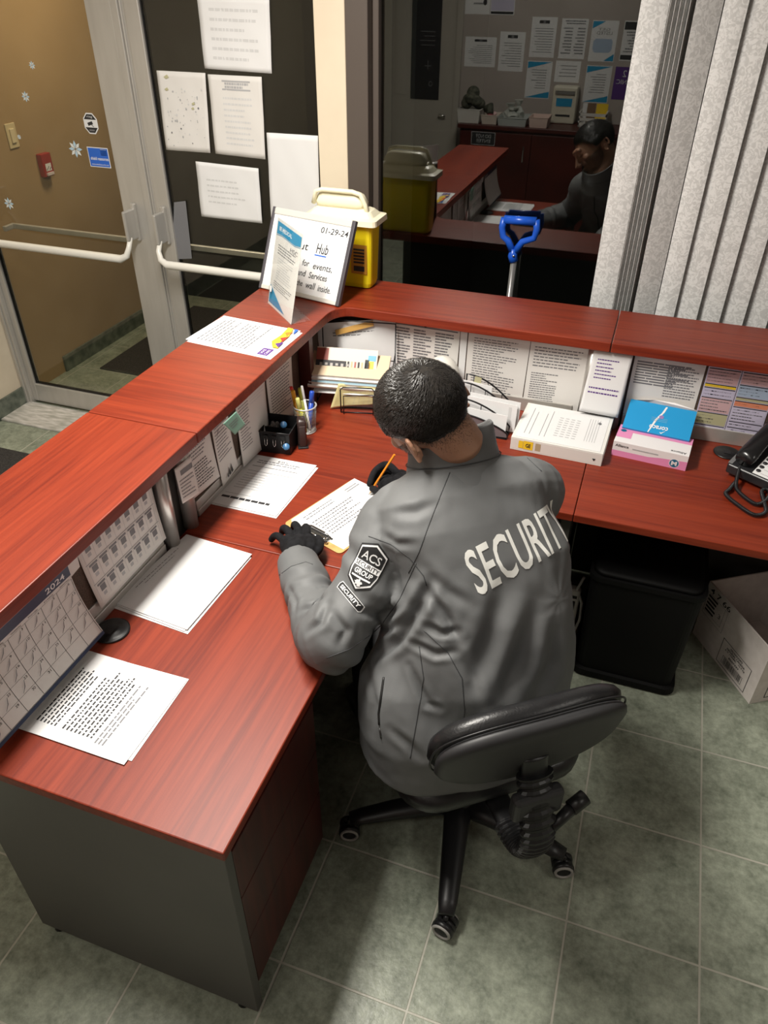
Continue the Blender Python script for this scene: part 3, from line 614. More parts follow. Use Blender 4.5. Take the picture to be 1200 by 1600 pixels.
# reading direction: text rows run along +y, page top towards -x
def place(c, z, name, ink, lb, grp=None): return sheet(name, [V((q.x, q.y, z)) for q in c], ink, lb, 'paper', grp, thick=.0016)
def xyrect(x0, y0, x1, y1, rot=0):
    ce = V(((x0+x1)/2, (y0+y1)/2, 0)); R_ = Matrix.Rotation(rot, 3, 'Z')
    # BL, BR, TR, TL with reading up = -x, reading right = +y
    return [ce + R_ @ (V(q)-ce) for q in ((x1, y0, 0), (x1, y1, 0), (x0, y1, 0), (x0, y0, 0))]
place(xyrect(-.575, .115, -.285, .352, .02), Z+.0003, 'paper_sheet', [], 'bottom sheet of the pile beside the calendar')
place(xyrect(-.573, .105, -.290, .350, -.01), Z+.0025, 'paper_sheet', inkA, 'top sheet with dense black paragraphs beside the calendar')
q = [at(x, y, 2, Z) for x, y in ((293, 987), (394, 869), (292, 838), (176, 944))]
for k, (dx, dy, rot, lb) in enumerate(((.004, -.010, .012, 'lowest of three blank sheets in the middle pile'), (-.003, -.004, -.015, 'middle of three blank sheets in the middle pile'), (0, 0, 0, 'top sheet of the middle pile with two small lines of text'))):
    ce = sum(q, V())/4; R_ = Matrix.Rotation(rot, 3, 'Z'); c = [ce + R_ @ (v-ce) + V((dx, dy, 0)) for v in q]
    place(c, Z+.0003+.003*k, 'paper_sheet', (words(.22, .90, .80, .935, 1, .25, 'grey', 7, 0) + words(.30, .86, .70, .885, 1, .3, 'grey', 8, 0)) if k == 2 else [], lb)
q = [at(x, y, 2, Z) for x, y in ((327, 786), (432, 808), (495, 729), (400, 712))]
inkC = words(.12, .84, .8, .92, 2, .35, 'grey', 1) + [('t', 'EBS', .42, .92, .58, .95, 'grey'), ('r', .1, .78, .82, .787, 'ink'), ('r', .1, .68, .8, .686, 'grey')] + words(.12, .32, .8, .65, 7, .2, 'pale', 3, .4, (.1, .4)) + words(.08, .12, .8, .18, 1, .6, 'ink', 12, 0, (.1, .2)) + [('r', .08, .22, .8, .224, 'grey')]
for k, (dx, dy, rot, lb) in enumerate(((.006, -.006, -.02, 'lower sheet sticking out under the form by the black organiser'), (0, 0, 0, 'top sheet, printed form with horizontal rules by the black organiser'))):
    ce = sum(q, V())/4; R_ = Matrix.Rotation(rot, 3, 'Z'); c = [ce + R_ @ (v-ce) + V((dx, dy, 0)) for v in q]
    place([c[0], c[1], c[2], c[3]], Z+.0003+.003*k, 'paper_sheet', inkC if k else [], lb)

# calendar hanging from the tack board, bottom curled onto the desk
TLc, TRc = V((-.592, .020, 1.0)), V((-.592, .392, 1.0)); zb = .768
def cal(u, v):   # u along +y, v up 0..1 ; bottom swings out
    x = -.596 + .052*(1-v)**2.2; return V((x, .022+.372*u, zb+(.974-zb)*v - .0*u))
cal_c = [cal(0, 0), cal(1, 0), cal(1, 1), cal(0, 1)]
def mkcal():
    def curl(u, v):
        lin = (cal_c[0]*(1-u)+cal_c[1]*u)*(1-v)+(cal_c[3]*(1-u)+cal_c[2]*u)*v
        return cal(u, v) - lin
    ink = [('r', 0, .84, 1, 1, 'navy'), ('r', 0, 0, 1, .035, 'navy'), ('t', '2024', .78, .865, .95, .935, 'paper', .01)]
    ink += [('t', d_, .03+i/7., .80, .03+i/7.+.085, .822, 'ink') for i, d_ in enumerate(('Sunday', 'Monday', 'Tuesday', 'Wednesday', 'Thursday', 'Friday', 'Saturday'))]
    for i in range(8): ink.append(('r', .01+i*.98/7-.0015, .04, .01+i*.98/7+.0015, .79, 'ink'))
    for j in range(6): ink.append(('r', .01, .04+j*.15-.0012, .99, .04+j*.15+.0012, 'ink'))
    for dd in range(1, 32):
        k = dd + 0; i = k % 7; j = 4-(k//7)
        ink.append(('t', str(dd), .01+(i+.72)*.14, .04+(j+.72)*.15, .01+(i+.72+(.10 if dd < 10 else .18))*.14, .04+(j+.9)*.15, 'ink'))
        if dd < 29:
            u0, v0 = .01+(i+.3)*.14, .04+(j+.12)*.15; u1, v1 = .01+(i+.68)*.14, .04+(j+.8)*.15
            ink.append(('p', [(u0, v0), (u0+.004, v0), ((u0+u1)/2+.010, (v0+v1)/2-.01), (u1, v1), (u1-.003, v1), ((u0+u1)/2+.004, (v0+v1)/2-.005)], 'grey'))
    o = sheet('wall_calendar', cal_c, ink, 'large 2024 month calendar with crossed-off days curling onto the desk', 'calendar', None, curl, thick=.0025, base='cream', nu=21, nv=18)
mkcal()
XL = -.6025
def lp(name, pts, ink, lb, base='cream', x=XL, curl=None, cat='paper'):
    return sheet(name, [(x, y, z) for y, z in pts], ink, lb, cat, base=base, curl=curl)
def fold(a): return lambda u, v: (a*(1-v)**2, 0, 0)
# 4-column schedule
ink = []
for j in range(3):
    for i in range(7):
        u, v = .06+i*.128, .73-j*.30
        ink += [('r', u, v+.15, u+.10, v+.18, 'grey'), ('r', u+.02, v+.05, u+.085, v+.14, 'grey'), ('r', u+.03, v-.02, u+.07, v+.03, 'pale')]
    ink.append(('r', .03, .93-j*.30, .97, .937-j*.30, 'grey'))
for i in range(8): ink.append(('r', .04+i*.13, .08, .043+i*.13, .95, 'pale'))
lp('schedule_sheet', [(.452, .783), (.750, .789), (.748, .985), (.436, .995)], ink, 'schedule printed as a grid of small dark entries pinned left of the posts', curl=fold(.012))
lp('blank_slip', [(.400, .925), (.436, .93), (.44, 1.0), (.392, 1.0)], [], 'small blank slip pinned between the calendar and the schedule')
lp('ticket_slip', [(.818, .868), (.906, .848), (.904, .975), (.820, .98)], [('r', .25, .72, .95, .85, 'grey')]+words(.1, .1, .9, .65, 6, .35, 'grey', 4), 'small ticket slip with a barcode taped across the grey posts', x=-.573, curl=lambda u, v: (.008*(1-v)-.0*u, 0, 0))
lp('pinned_sheet', [(.914, .815), (1.066, .80), (1.055, .99), (.912, .99)], words(.08, .62, .92, .92, 5, .4, 'grey', 5)+words(.08, .1, .9, .56, 9, .4, 'ink', 6)+[('r', .55, .84, .75, .93, 'green'), ('r', .60, .865, .72, .905, 'cream')], 'pinned form with a green highlighted box right of the ticket slip', curl=fold(.008))
lp('pinned_sheet', [(1.072, .757), (1.176, .775), (1.168, .985), (1.070, .985)], words(.1, .35, .9, .9, 11, .35, 'grey', 7)+[('p', [(.4, .05), (.46, .18), (.52, .05)], 'ink'), ('p', [(.54, .05), (.6, .2), (.66, .05)], 'ink'), ('p', [(.3, .05), (.34, .12), (.38, .05)], 'ink'), ('p', [(.05, .70), (.12, .74), (.3, .86), (.28, .82)], 'ink')], 'narrow pinned sheet with a small black figure logo at its foot', curl=fold(.01))
sheet('sticky_note', [(-.521, 1.056, .975-.004), (-.521, 1.121, .972), (-.5225, 1.090, 1.03), (-.5225, 1.012, 1.03)], words(.15, .35, .85, .75, 3, .4, 'grey', 8), 'green sticky note stuck on the counter edge', 'sticky note', base='green', curl=lambda u, v: (.006*(1-v), 0, 0))
bpy.data.objects['sticky_note'].data.materials[PI['green']] = mat('sea_green_note', (.20, .36, .28), .8)
lp('pinned_sheet', [(1.205, .750), (1.405, .742), (1.425, 1.0), (1.222, 1.0)], words(.06, .2, .4, .95, 18, .35, 'grey', 9)+words(.45, .7, .95, .95, 6, .3, 'back', 10), 'pinned sheet with a narrow column of text behind the black organiser', curl=fold(.012))
lp('pinned_sheet', [(1.428, .768), (1.612, .742), (1.64, 1.01), (1.436, 1.01)], words(.1, .15, .9, .92, 18, .4, 'grey', 10), 'pinned text sheet behind the pen cup', curl=fold(.01))
YBk = 1.936
def bp_(name, pts, ink, lb, base='cream', y=YBk, curl=None): return sheet(name, [(x, y, z) for x, z in pts], ink, lb, 'paper', base=base, curl=curl)
cols = lambda n, v0, v1, rows, seed, m='grey': sum([words(.05+i*.92/n, v0, .05+(i+.85)*.92/n, v1, rows, .5, m, seed+i, .4, (.15, .4)) for i in range(n)], [])
bp_('directory_sheet', [(-.335, .80), (-.065, .80), (-.060, 1.02), (-.335, 1.025)], [('r', .03, .93, .97, .955, 'grey'), ('p', poly(8, .52, .96, .018), 'ink')]+cols(3, .08, .9, 16, 1), 'directory sheet in small dark columns pinned behind the head')
bp_('plastic_sleeve', [(-.058, .80), (-.034, .80), (-.032, 1.02), (-.058, 1.02)], [], 'blank strip of a sleeve edge between two pinned sheets', 'paper')
bp_('pinned_sheet', [(-.030, .765), (.193, .755), (.199, 1.02), (-.028, 1.02)], words(.1, .08, .82, .93, 22, .35, 'grey', 21, .5), 'pinned text sheet above the mesh letter sorter')
bp_('pinned_sheet', [(.197, .752), (.400, .762), (.408, 1.02), (.201, 1.02)], words(.08, .62, .9, .93, 7, .35, 'grey', 31, .5)+words(.08, .08, .55, .55, 14, .4, 'grey', 32, .6), 'pinned text sheet above the white binder')
sheet('handwritten_note', [(.408, 1.893, .800), (.545, 1.893, .797), (.553, 1.90, 1.028), (.423, 1.90, 1.028)], [], 'handwritten note hanging in front of the support posts', 'paper', curl=lambda u, v: (0, -.012*(1-v)**2, 0))
n_ = bpy.data.objects['handwritten_note']
sheet('tmp', [(.408, 1.893, .800), (.545, 1.893, .797), (.553, 1.90, 1.028), (.423, 1.90, 1.028)], words(.15, .55, .75, .9, 6, .3, 'purple', 41, .6, (.05, .12))+words(.1, .30, .9, .45, 2, .3, 'purple', 42, .1, (.04, .1)), 'x', 'paper', curl=lambda u, v: (0, -.012*(1-v)**2, 0))
n_.data = bpy.data.objects['tmp'].data; bpy.data.objects.remove(bpy.data.objects['tmp'])
bp_('pinned_sheet', [(.560, .78), (.790, .78), (.792, 1.02), (.560, 1.02)], cols(1, .55, .92, 9, 51)+words(.5, .4, .95, .9, 12, .4, 'grey', 52, .2), 'pinned price list behind the blue tissue box')
def colour_page(s, seq):
    ink = []; v = .97
    for h, c in seq: ink += [('r', .03, v-h, .97, v-.02, c), ('r', .03, v-.02, .97, v-.008, 'ink')] + words(.06, v-h+.01, .9, v-.03, max(1, int(h*22)), .3, 'grey', s+int(v*50), .5); v -= h
    return ink
bp_('colour_chart', [(.800, .738), (.905, .738), (.905, 1.02), (.800, 1.02)], colour_page(3, [(.2, 'rose'), (.05, 'yellow'), (.13, 'lav'), (.2, 'rose'), (.17, 'olive'), (.12, 'lav')]), 'colour-banded pink and olive price chart pinned left of the telephone', 'lav')
bp_('colour_chart', [(.907, .738), (1.02, .738), (1.02, 1.02), (.907, 1.02)], colour_page(9, [(.16, 'rose'), (.16, 'sky'), (.05, 'olive'), (.08, 'orp'), (.2, 'lav'), (.08, 'lav'), (.1, 'lav')]), 'colour-banded chart with an orange strip pinned behind the telephone', 'lav')
bp_('colour_chart', [(1.03, .745), (1.25, .745), (1.25, 1.02), (1.03, 1.02)], colour_page(5, [(.2, 'orp'), (.2, 'lav'), (.2, 'olive'), (.2, 'rose')]), 'colour chart with an orange top band pinned furthest right', 'lav')
# ---- corner: wire rack with magazines
WIRE = mat('black_wire', (.012, .012, .014), .4, .3)
def fr_pts(A, B, w_): pass
r = thing('magazine_rack', (-.43, 1.80, HD), 'black wire rack in the desk corner holding magazines', 'rack')
u = V((.985, .17, 0)).normalized(); nb = V((-u.y, u.x, 0)); o = V((-.565, 1.735, HD))
def RK(a, b_, c): return o + u*a + nb*b_ + V((0, 0, c))
b = MB()
for a in (.01, .29):
    b.tube([RK(a, .0, .002), RK(a, 0, .085), RK(a, .13, .16)], .0022, n=6); b.tube([RK(a, .0, .004), RK(a, .13, .004), RK(a, .13, .28)], .0022, n=6)
for k in range(5): b.tube([RK(.01, .026*k, .078+.016*k), RK(.29, .026*k, .078+.016*k)], .0018, n=6)
for k in (1, 2): b.tube([RK(.12+.02*k, 0, .004), RK(.12+.02*k, 0, .08)], .0018, n=6)
b.tube([RK(.01, .13, .28), RK(.29, .13, .28)], .0022, n=6)
b.build('wire_frame', WIRE, r)
# tilted stack resting on the rack shelf
def book(name, a0, a1, b0, b1, c0, t, pitch, mats, label, cat='magazine', face=None, grp='magazines in the corner rack'):
    X0 = Matrix(((u.x, nb.x, 0, o.x), (u.y, nb.y, 0, o.y), (0, 0, 1, o.z), (0, 0, 0, 1))) @ Matrix.Translation((a0, b0, c0)) @ Matrix.Rotation(pitch, 4, 'X')
    q = MB(); q.box((0, 0, 0), (a1-a0, b1-b0, t), 0, X0)
    q.box((.001, -.0006, .0006), (a1-a0-.001, 0, t-.0006), 1, X0)
    if face: face(q, X0, a1-a0, b1-b0, t)
    return tag(q.build(name, mats), label, cat, grp)
PG = mat('page_edges', (.70, .66, .58), .8)
z = .088
pit = math.radians(28)
def stack_z(k): return .085 + k*.0125
colsM = [((.75, .75, .73), 'white magazine at the bottom of the rack stack'), ((.25, .38, .45), 'thin blue-edged magazine second from the bottom of the stack'), ((.72, .72, .70), 'white-covered magazine in the middle of the rack stack'), ((.70, .55, .38), 'magazine with a tan and brown edge near the top of the stack')]
for k, (c_, lb) in enumerate(colsM):
    book('magazine', -.012+.004*(k % 2), .285-.006*(k % 3), -.045+.004*k, .065+.01*(k % 2), .082+.0135*k, .012, pit, [mat('cover_%s' % 'abcd'[k], c_, .4), PG], lb)
def dark_face(q, X0, w_, d_, t):
    def R4(x0, y0, x1, y1, m, n=.0008): q.add([X0 @ V((x, y, t+n)) for x, y in ((x0, y0), (x1, y0), (x1, y1), (x0, y1))], [(0, 1, 2, 3)], m)
    R4(0, 0, w_, d_, 0, .0002); R4(.0, .0, w_*.50, d_*.42, 2); R4(0, d_*.42, .045, d_*.95, 3)
    for i in range(6): R4(.015+.02*i, .012+.004*(i % 2), .025+.02*i, d_*.3, 4, .0012)
    for i in range(7): R4(w_*.52+.013*i, .0, w_*.52+.007+.013*i, d_*.42, [2, 5, 3, 2, 5, 2, 3][i], .001)
    R4(w_-.03, 0, w_-.012, d_*.5, 6, .001); R4(w_-.045, 0, w_-.03, d_*.55, 2, .001)
    R4(w_-.035, d_*.5, w_-.005, d_*.75, 7, .001)
book('booklet', .010, .240, -.005, .078, .140, .004, math.radians(52), [mat('beige_cover', (.66, .58, .48), .5), PG, INK, mat('brick_print', (.30, .06, .04), .5), mat('grey_print', (.35, .33, .30), .5), mat('tan_print', (.55, .36, .2), .5), YELI, TEAL],
     'open booklet with a dark corner and coloured book spines lying atop the rack stack', 'booklet', dark_face, None)
sheet('backing_sheet', [RK(-.0, .145, .03), RK(.30, .150, .03), RK(.285, .152, .295), RK(-.02, .150, .25)], words(.2, .75, .8, .85, 2, .3, 'grey', 3), 'large white sheet leaning upright behind the magazines in the rack', 'paper')
sheet('white_folder', [RK(-.045, -.035, .055), RK(.27, -.055, .07), RK(.27, .04, .115), RK(-.045, .04, .1)], [], 'white folder under the magazines jutting from the rack', 'folder', thick=.003)
q0, q1 = RK(.06, .141, .215), RK(.205, .143, .262)
sheet('wooden_ruler', [q0, q1, q1+V((-.004, 0, .02)), q0+V((-.004, 0, .02))], [], 'wooden ruler lying slanted across the sheet in the corner rack', 'ruler', thick=.003)
bpy.data.objects['wooden_ruler'].data.materials[0] = mat('ruler_wood', (.62, .36, .10), .5)
# yellow pad with dark wire holder in front
YP = noisy(mat('yellow_pad_paper', (.7, .62, .28), .7), (.62, .56, .26), (.72, .66, .34), 20)
r = thing('note_holder', (-.38, 1.69, HD), 'black mesh note holder standing in front of the magazine rack', 'holder')
h0 = at(471, 656, 2, HD); h0 = V((-.437, 1.685, HD)); h1 = V((-.315, 1.716, HD)); hd = (h1-h0).normalized(); hn = V((-hd.y, hd.x, 0))
b = MB()
for s in (0, .04):
    P_ = [h0+hn*s, h0+hn*s+V((0, 0, .105)), h1+hn*s+V((0, 0, .105)), h1+hn*s]
    b.tube([P_[0]+V((0, 0, .003)), P_[1]+V((0, 0, -.01)), P_[1]+hd*.01, P_[2]-hd*.01, P_[2]+V((0, 0, -.01)), P_[3]+V((0, 0, .003))], .0024, n=6)
i0 = h0+hd*.012-hn*.012; i1 = h1-hd*.004-hn*.012
b.tube([i0+V((0, 0, .003)), i0+V((0, 0, .075)), i1+V((0, 0, .085)), i1+V((0, 0, .003))], .002, n=6)
b.tube([h0+V((0, 0, .003)), h1+V((0, 0, .003)), h1+hn*.04+V((0, 0, .003)), h0+hn*.04+V((0, 0, .003))], .0022, n=6, closed=True)
b.build('wire_loop', WIRE, r)
b = MB()
for k in range(5): b.box((0, 0, 0), (.001, .001, .001))
sheet('yellow_pad', [h0+hn*.012+V((-.045, 0, .004)), h1+hn*.02+V((.0, 0, .035)), h1+hn*.025+V((.005, 0, .10)), h0+hn*.02+V((-.01, 0, .108))], [('r', .3, .05*k+.05, .98, .05*k+.054, 'pale') for k in range(16)]+[('r', .5+.12*i, .05, .503+.12*i, .9, 'pale') for i in range(4)], 'curled yellow lined note pad in the black note holder', 'notepad', curl=lambda u_, v_: (0, .006*math.sin(u_*5), 0), base='cream', thick=.003)
bpy.data.objects['yellow_pad'].data.materials[PI['cream']] = YP

# pen cup
cx, cy = -.506, 1.520
MESHM = mat('silver_mesh', (.45, .45, .44), .4, .5)
r = thing('pen_cup', (cx, cy, HD), 'silver mesh pen cup holding coloured highlighters and pens', 'cup')
b = MB(); R0, R1, hh = .035, .041, .098; n = 40
rim = lambda z, rr: [(cx+rr*math.cos(2*math.pi*k/20), cy+rr*math.sin(2*math.pi*k/20), HD+z) for k in range(20)]
for k in range(n):
    a = 2*math.pi*k/n
    for s in (1, -1):
        b.tube([(cx+(R0+(R1-R0)*t)*math.cos(a+s*t*.5), cy+(R0+(R1-R0)*t)*math.sin(a+s*t*.5), HD+.003+hh*t) for t in (0, .5, 1)], .00065, n=4)
b.build('mesh_wall', MESHM, r)
b = MB(); LSV = mat('light_silver', (.62, .62, .60), .35, .4); b.tube(rim(hh+.003, R1), .0028, n=8, closed=True); b.build('rim', LSV, r); b = MB(); b.tube(rim(.003, R0), .0025, n=8, closed=True); b.build('base_ring', LSV, r); b = MB(); b.lathe([(0, .001), (R0, .001), (R0, .003), (0, .003)], (cx, cy, HD), n=20); b.build('cup_floor', LSV, r)
def pen(name, bot, top, rad, col, lab, cat, cap=None, capl=.3):
    bot, top = V(bot), V(top); d_ = top-bot
    rr = thing(name, tuple(bot), lab, cat, None)
    MB().tube([bot, bot+d_*.02, bot+d_*(1-capl)], [rad*.5, rad, rad], n=12).build('barrel', col, rr)
    MB().tube([bot+d_*(1-capl), bot+d_*(1-capl)+d_*.01, bot+d_*.98, top], [rad*.9, rad*1.08, rad*1.02, rad*.8], n=12).build('cap', cap or col, rr)
YH = mat('fluoro_yellow', (.75, .75, .02), .35); OH = mat('fluoro_orange', (.9, .42, .02), .35); RH = mat('cap_red', (.7, .03, .02), .35); GH = mat('olive_highlighter', (.42, .45, .06), .35); BH = mat('marker_blue', (.02, .07, .42), .3)
pen('highlighter', (cx-.012, cy-.015, HD+.006), (cx-.040, cy-.005, HD+.155), .0075, OH, 'orange highlighter leaning left in the pen cup', 'highlighter', OH)
pen('highlighter', (cx+.004, cy-.018, HD+.006), (cx-.012, cy-.030, HD+.142), .0075, YH, 'yellow highlighter at the front of the pen cup', 'highlighter', mat('pale_yellow_cap', (.8, .78, .25), .35))
pen('marker', (cx-.016, cy+.008, HD+.006), (cx-.053, cy+.010, HD+.160), .006, RH, 'marker with a red tip at the left of the pen cup', 'marker', RH)
pen('highlighter', (cx-.002, cy+.015, HD+.006), (cx-.030, cy+.030, HD+.150), .0075, GH, 'olive highlighter at the back of the pen cup', 'highlighter', GH)
pen('pen', (cx+.016, cy+.0, HD+.006), (cx-.016, cy+.020, HD+.165), .0045, WHT, 'white pen standing between the highlighters', 'pen', WHT)
pen('marker', (cx+.008, cy+.012, HD+.006), (cx+.018, cy+.030, HD+.145), .0085, BH, 'blue marker with a blue cap in the pen cup', 'marker', BH)
# black organiser with clips
ox, oy = -.545, 1.388
r = thing('desk_organizer', (ox, oy, HD), 'black mesh desk organiser full of clips against the tack board', 'organizer')
b = MB(); a = .053; c_ = .048; hh = .080
Rz = Matrix.Translation((ox, oy, HD)) @ Matrix.Rotation(.12, 4, 'Z')
for lo, hi in (((-a, -c_, 0), (a, -c_+.002, hh)), ((-a, c_-.002, 0), (a, c_, hh+.02)), ((-a, -c_, 0), (-a+.002, c_, hh)), ((a-.002, -c_, 0), (a, c_, hh)), ((-a, -c_, 0), (a, c_, .002)), ((-a, -.002, 0), (a, 0, hh-.005))): b.box(lo, hi, 0, Rz)
b.build('mesh_box', BLACK, r)
b = MB(); 
for zz in (hh,): b.tube([Rz @ V(q) for q in ((-a, -c_, zz), (a, -c_, zz), (a, c_, zz), (-a, c_, zz))], .0028, n=6, closed=True)
b.build('rim', BLACK, r)
for k, (x, y) in enumerate(((-.03, -.051), (.0, -.051), (.03, -.051))):
    t = thing('binder_clip', tuple(Rz @ V((x, y, .05))), ['binder clip hooked on the left of the organiser front', 'binder clip hooked on the middle of the organiser front', 'binder clip hooked beside the blue disc'][k], 'binder clip', 'binder clips on the organiser')
    b = MB(); b.tube([Rz @ V(q) for q in ((x-.005, y, .06), (x-.004, y-.004, .036), (x, y-.005, .030), (x+.004, y-.004, .036), (x+.005, y, .06))], .0011, n=6); b.build('wire_handle', CHROME, t)
    MB().prism([(-.008, -.003), (.008, -.003), (.008, .006), (-.008, .006)], .058, .07, 0, Rz @ Matrix.Translation((x, y, 0))).build('clip_body', BLACK, t)
for (x, y, z_, lb) in ((.018, .0, .088, 'blue disc pin standing on top of the black organiser'), (.042, -.055, .036, 'blue disc pin hanging low on the organiser front')):
    b = MB(); b.lathe([(0, -.002), (.011, -.002), (.012, 0), (.011, .002), (0, .002)], n=18, X=Rz @ Matrix.Translation((x, y, z_)) @ Matrix.Rotation(math.radians(65), 4, 'X') @ Matrix.Rotation(.3, 4, 'Y'))
    tag(b.build('blue_disc', mat('muted_blue', (.05, .16, .33), .35)), lb, 'disc')
b = MB()
for k in range(6): rn = random.Random(k); b.ell(Rz @ V((-.028+.008*(k % 3), .010+.01*(k//3), .068+.006*(k % 2))), (.009, .007, .012), nu=8, nv=6)
tag(b.build('crumpled_wrap', mat('grey_wrap', (.12, .115, .11), .4)), 'dull grey crumpled wrapper inside the black organiser', 'wrapper')
# stapler upright (brown black)
r = thing('stapler', (-.475, 1.435, HD), 'dark brown stapler standing on end between organiser and pen cup', 'stapler')
BRN = mat('dark_brown_plastic', (.035, .02, .018), .35)
Xs = Matrix.Translation((-.478, 1.428, HD)) @ Matrix.Rotation(.5, 4, 'Z')
b = MB(); b.loft([[Xs @ V((x, y, z_)) for x, y in rrect(-.016*g, -.022*g, .016*g, .022*g, .008*g, 3)] for z_, g in ((0, 1), (.015, 1.05), (.05, .9), (.09, 1.0), (.102, .8))]); b.build('stapler_body', BRN, r)
b = MB(); b.box((-.012, -.030, .004), (.012, -.022, .085), 0, Xs); b.build('stapler_arm', BRN, r, bevel=.003)
b = MB(); b.box((-.018, -.036, 0), (.018, .026, .006), 0, Xs); b.build('stapler_base', BLACK, r, bevel=.002)

# letter sorter with envelopes
r = thing('letter_sorter', (.12, 1.75, HD), 'black mesh letter sorter with arched dividers behind the man', 'letter sorter')
sx0, sx1 = .0, .188
MESHB = mat('black_mesh', (.03, .028, .03), .5)
def arch(y, h, x0=sx0, x1=sx1, tilt=0):
    n = 14; return [V((x0, y, HD+.004))] + [V((x0+(x1-x0)*k/n, y+tilt*math.sin(math.pi*(.12+.5*k/n)), HD+h*(.30+.70*math.cos(math.pi/2*(k/n))**.8) if k < n else HD+h*.30)) for k in range(n+1)] + [V((x1, y, HD+.004))]
for i, (y, h) in enumerate(((1.70, .075), (1.735, .115), (1.79, .150), (1.83, .165))):
    A_ = arch(y, h); b = MB(); b.tube(A_, .0032, n=8, closed=True); n2 = len(A_)
    b.build('divider_rim', WIRE, r)
    if i in (0,):
        q = [p+V((0, -.0008, 0)) for p in A_]; b = MB(); b.add(q+[p+V((0, .0016, 0)) for p in q], [list(range(n2)), list(range(n2, 2*n2))[::-1]]); b.build('mesh_panel', mat('grey_mesh', (.16, .14, .15), .5), r)
    else:
        b = MB()
        for k in (3, 7, 11): b.tube([A_[k], V((A_[k].x, A_[k].y, HD+.004))], .0016, n=5)
        b.build('divider_wire', WIRE, r)
b = MB(); b.box((sx0, 1.695, HD), (sx1, 1.835, HD+.004)); b.build('tray', WIRE, r)
for k, (x0, x1, y, h, lb) in enumerate(((.02, .178, 1.722, .075, 'white envelope at the front of the letter sorter'), (.01, .205, 1.752, .105, 'white papers in the middle slot of the letter sorter'), (.03, .213, 1.765, .112, 'taller stack of papers in the rear slot of the letter sorter'), (-.02, .10, 1.80, .140, 'white papers in the last slot of the letter sorter'))):
    sheet('envelope', [(x0, y, HD+.006), (x1, y, HD+.006), (x1, y+.012, HD+h), (x0, y+.012, HD+h+.01)], [('r', .85, .1, .9, .9, 'back')] if k else [], lb, 'envelope', thick=.004)
sheet('sticky_note', [(.02, 1.812, HD+.09), (.055, 1.812, HD+.09), (.058, 1.815, HD+.165), (.035, 1.815, HD+.168)], [], 'olive yellow slip sticking up from the letter sorter', 'sticky note', base='olive')
# dome-shaped paper behind the head
b = MB(); Xd = Matrix.Translation((-.115, 1.83, HD+.02))
b.lathe([(.046, 0), (.050, .02), (.062, .125), (.066, .128), (.066, .138), (.060, .155), (.047, .180), (.026, .198), (0, .205)], (-.100, 1.86, HD), n=28); tag(b.build('white_dome_lid', mat('translucent_white', (.72, .70, .64), .3)), 'white rounded dome standing behind the seated man at the tack board', 'dome')

# binder
BX = Matrix.Translation((.212, 1.642, HD)) @ Matrix.Rotation(-.035, 4, 'Z')
WB = mat('white_binder_vinyl', (.76, .75, .71), .35)
r = thing('ring_binder', (.36, 1.76, HD), 'thick white ring binder with a clear cover lying on the desk', 'binder')
b = MB(); b.box((0, 0, 0), (.312, .268, .003), 0, BX); b.box((0, 0, .046), (.312, .268, .049), 0, BX); b.box((0, 0, .003), (.312, .004, .046), 0, BX); b.build('cover', WB, r, bevel=.0015)
b = MB(); b.box((.006, .008, .004), (.304, .262, .045), 0, BX); b.build('page_block', PAPER2, r)
O = BX @ V((0, -.0006, 0)); Ux = BX.to_3x3() @ V((1, 0, 0)); Uy = BX.to_3x3() @ V((0, 1, 0))
b = MB(); b.rect(O, Ux, (0, 0, 1), .045, .010, .078, .042, 0); b.text('GE', O, Ux, (0, 0, 1), .053, .018, .070, .033, 2, .0008, .02); b.rect(O, Ux, (0, 0, 1), .086, .012, .104, .040, 1); b.rect(O, Ux, (0, 0, 1), .028, .012, .044, .040, 0, .0003)
b.add([O + Ux*(.285+x) + V((0, 0, .022+y)) + V((0, -.0004, 0)) for x, y in [(0, -.006), (.005, .001), (.0035, .0045), (0, .0025), (-.0035, .0045), (-.005, .001)]], [list(range(6))], 2)
b.build('spine_label', [YELI, mat('tan_label', (.45, .36, .22), .6), INK], r)
def BP(x, y): return BX @ V((x, y, .0495))
ink = words(.10, .10, .35, .92, 6, .22, 'grey', 61, .2) + words(.42, .2, .9, .75, 9, .3, 'pale', 62, .4)
ink = [('r', .08+.06*i, .12, .085+.06*i, .88-.1*(i % 2), 'grey') for i in (0, 1, 3, 4)]
for i in range(4):
    for j in range(9): ink.append(('r', .42+.07*i+.0, .20+.065*j, .465+.07*i, .215+.065*j, 'pale'))
ink += [('r', .78+.03*i, .2, .785+.03*i, .85, 'pale') for i in range(5)] + [('p', poly(10, .90, .75, .02, 0, 1.6), 'grey')]
sheet('binder_insert', [BP(.012, .008), BP(.300, .008), BP(.300, .262), BP(.012, .262)], [(q[0], 1-q[3] if 0 else q[1], q[2], q[3], q[4], q[5]) if q[0] == 'r' else q for q in ink], parent=r, thick=.0008)
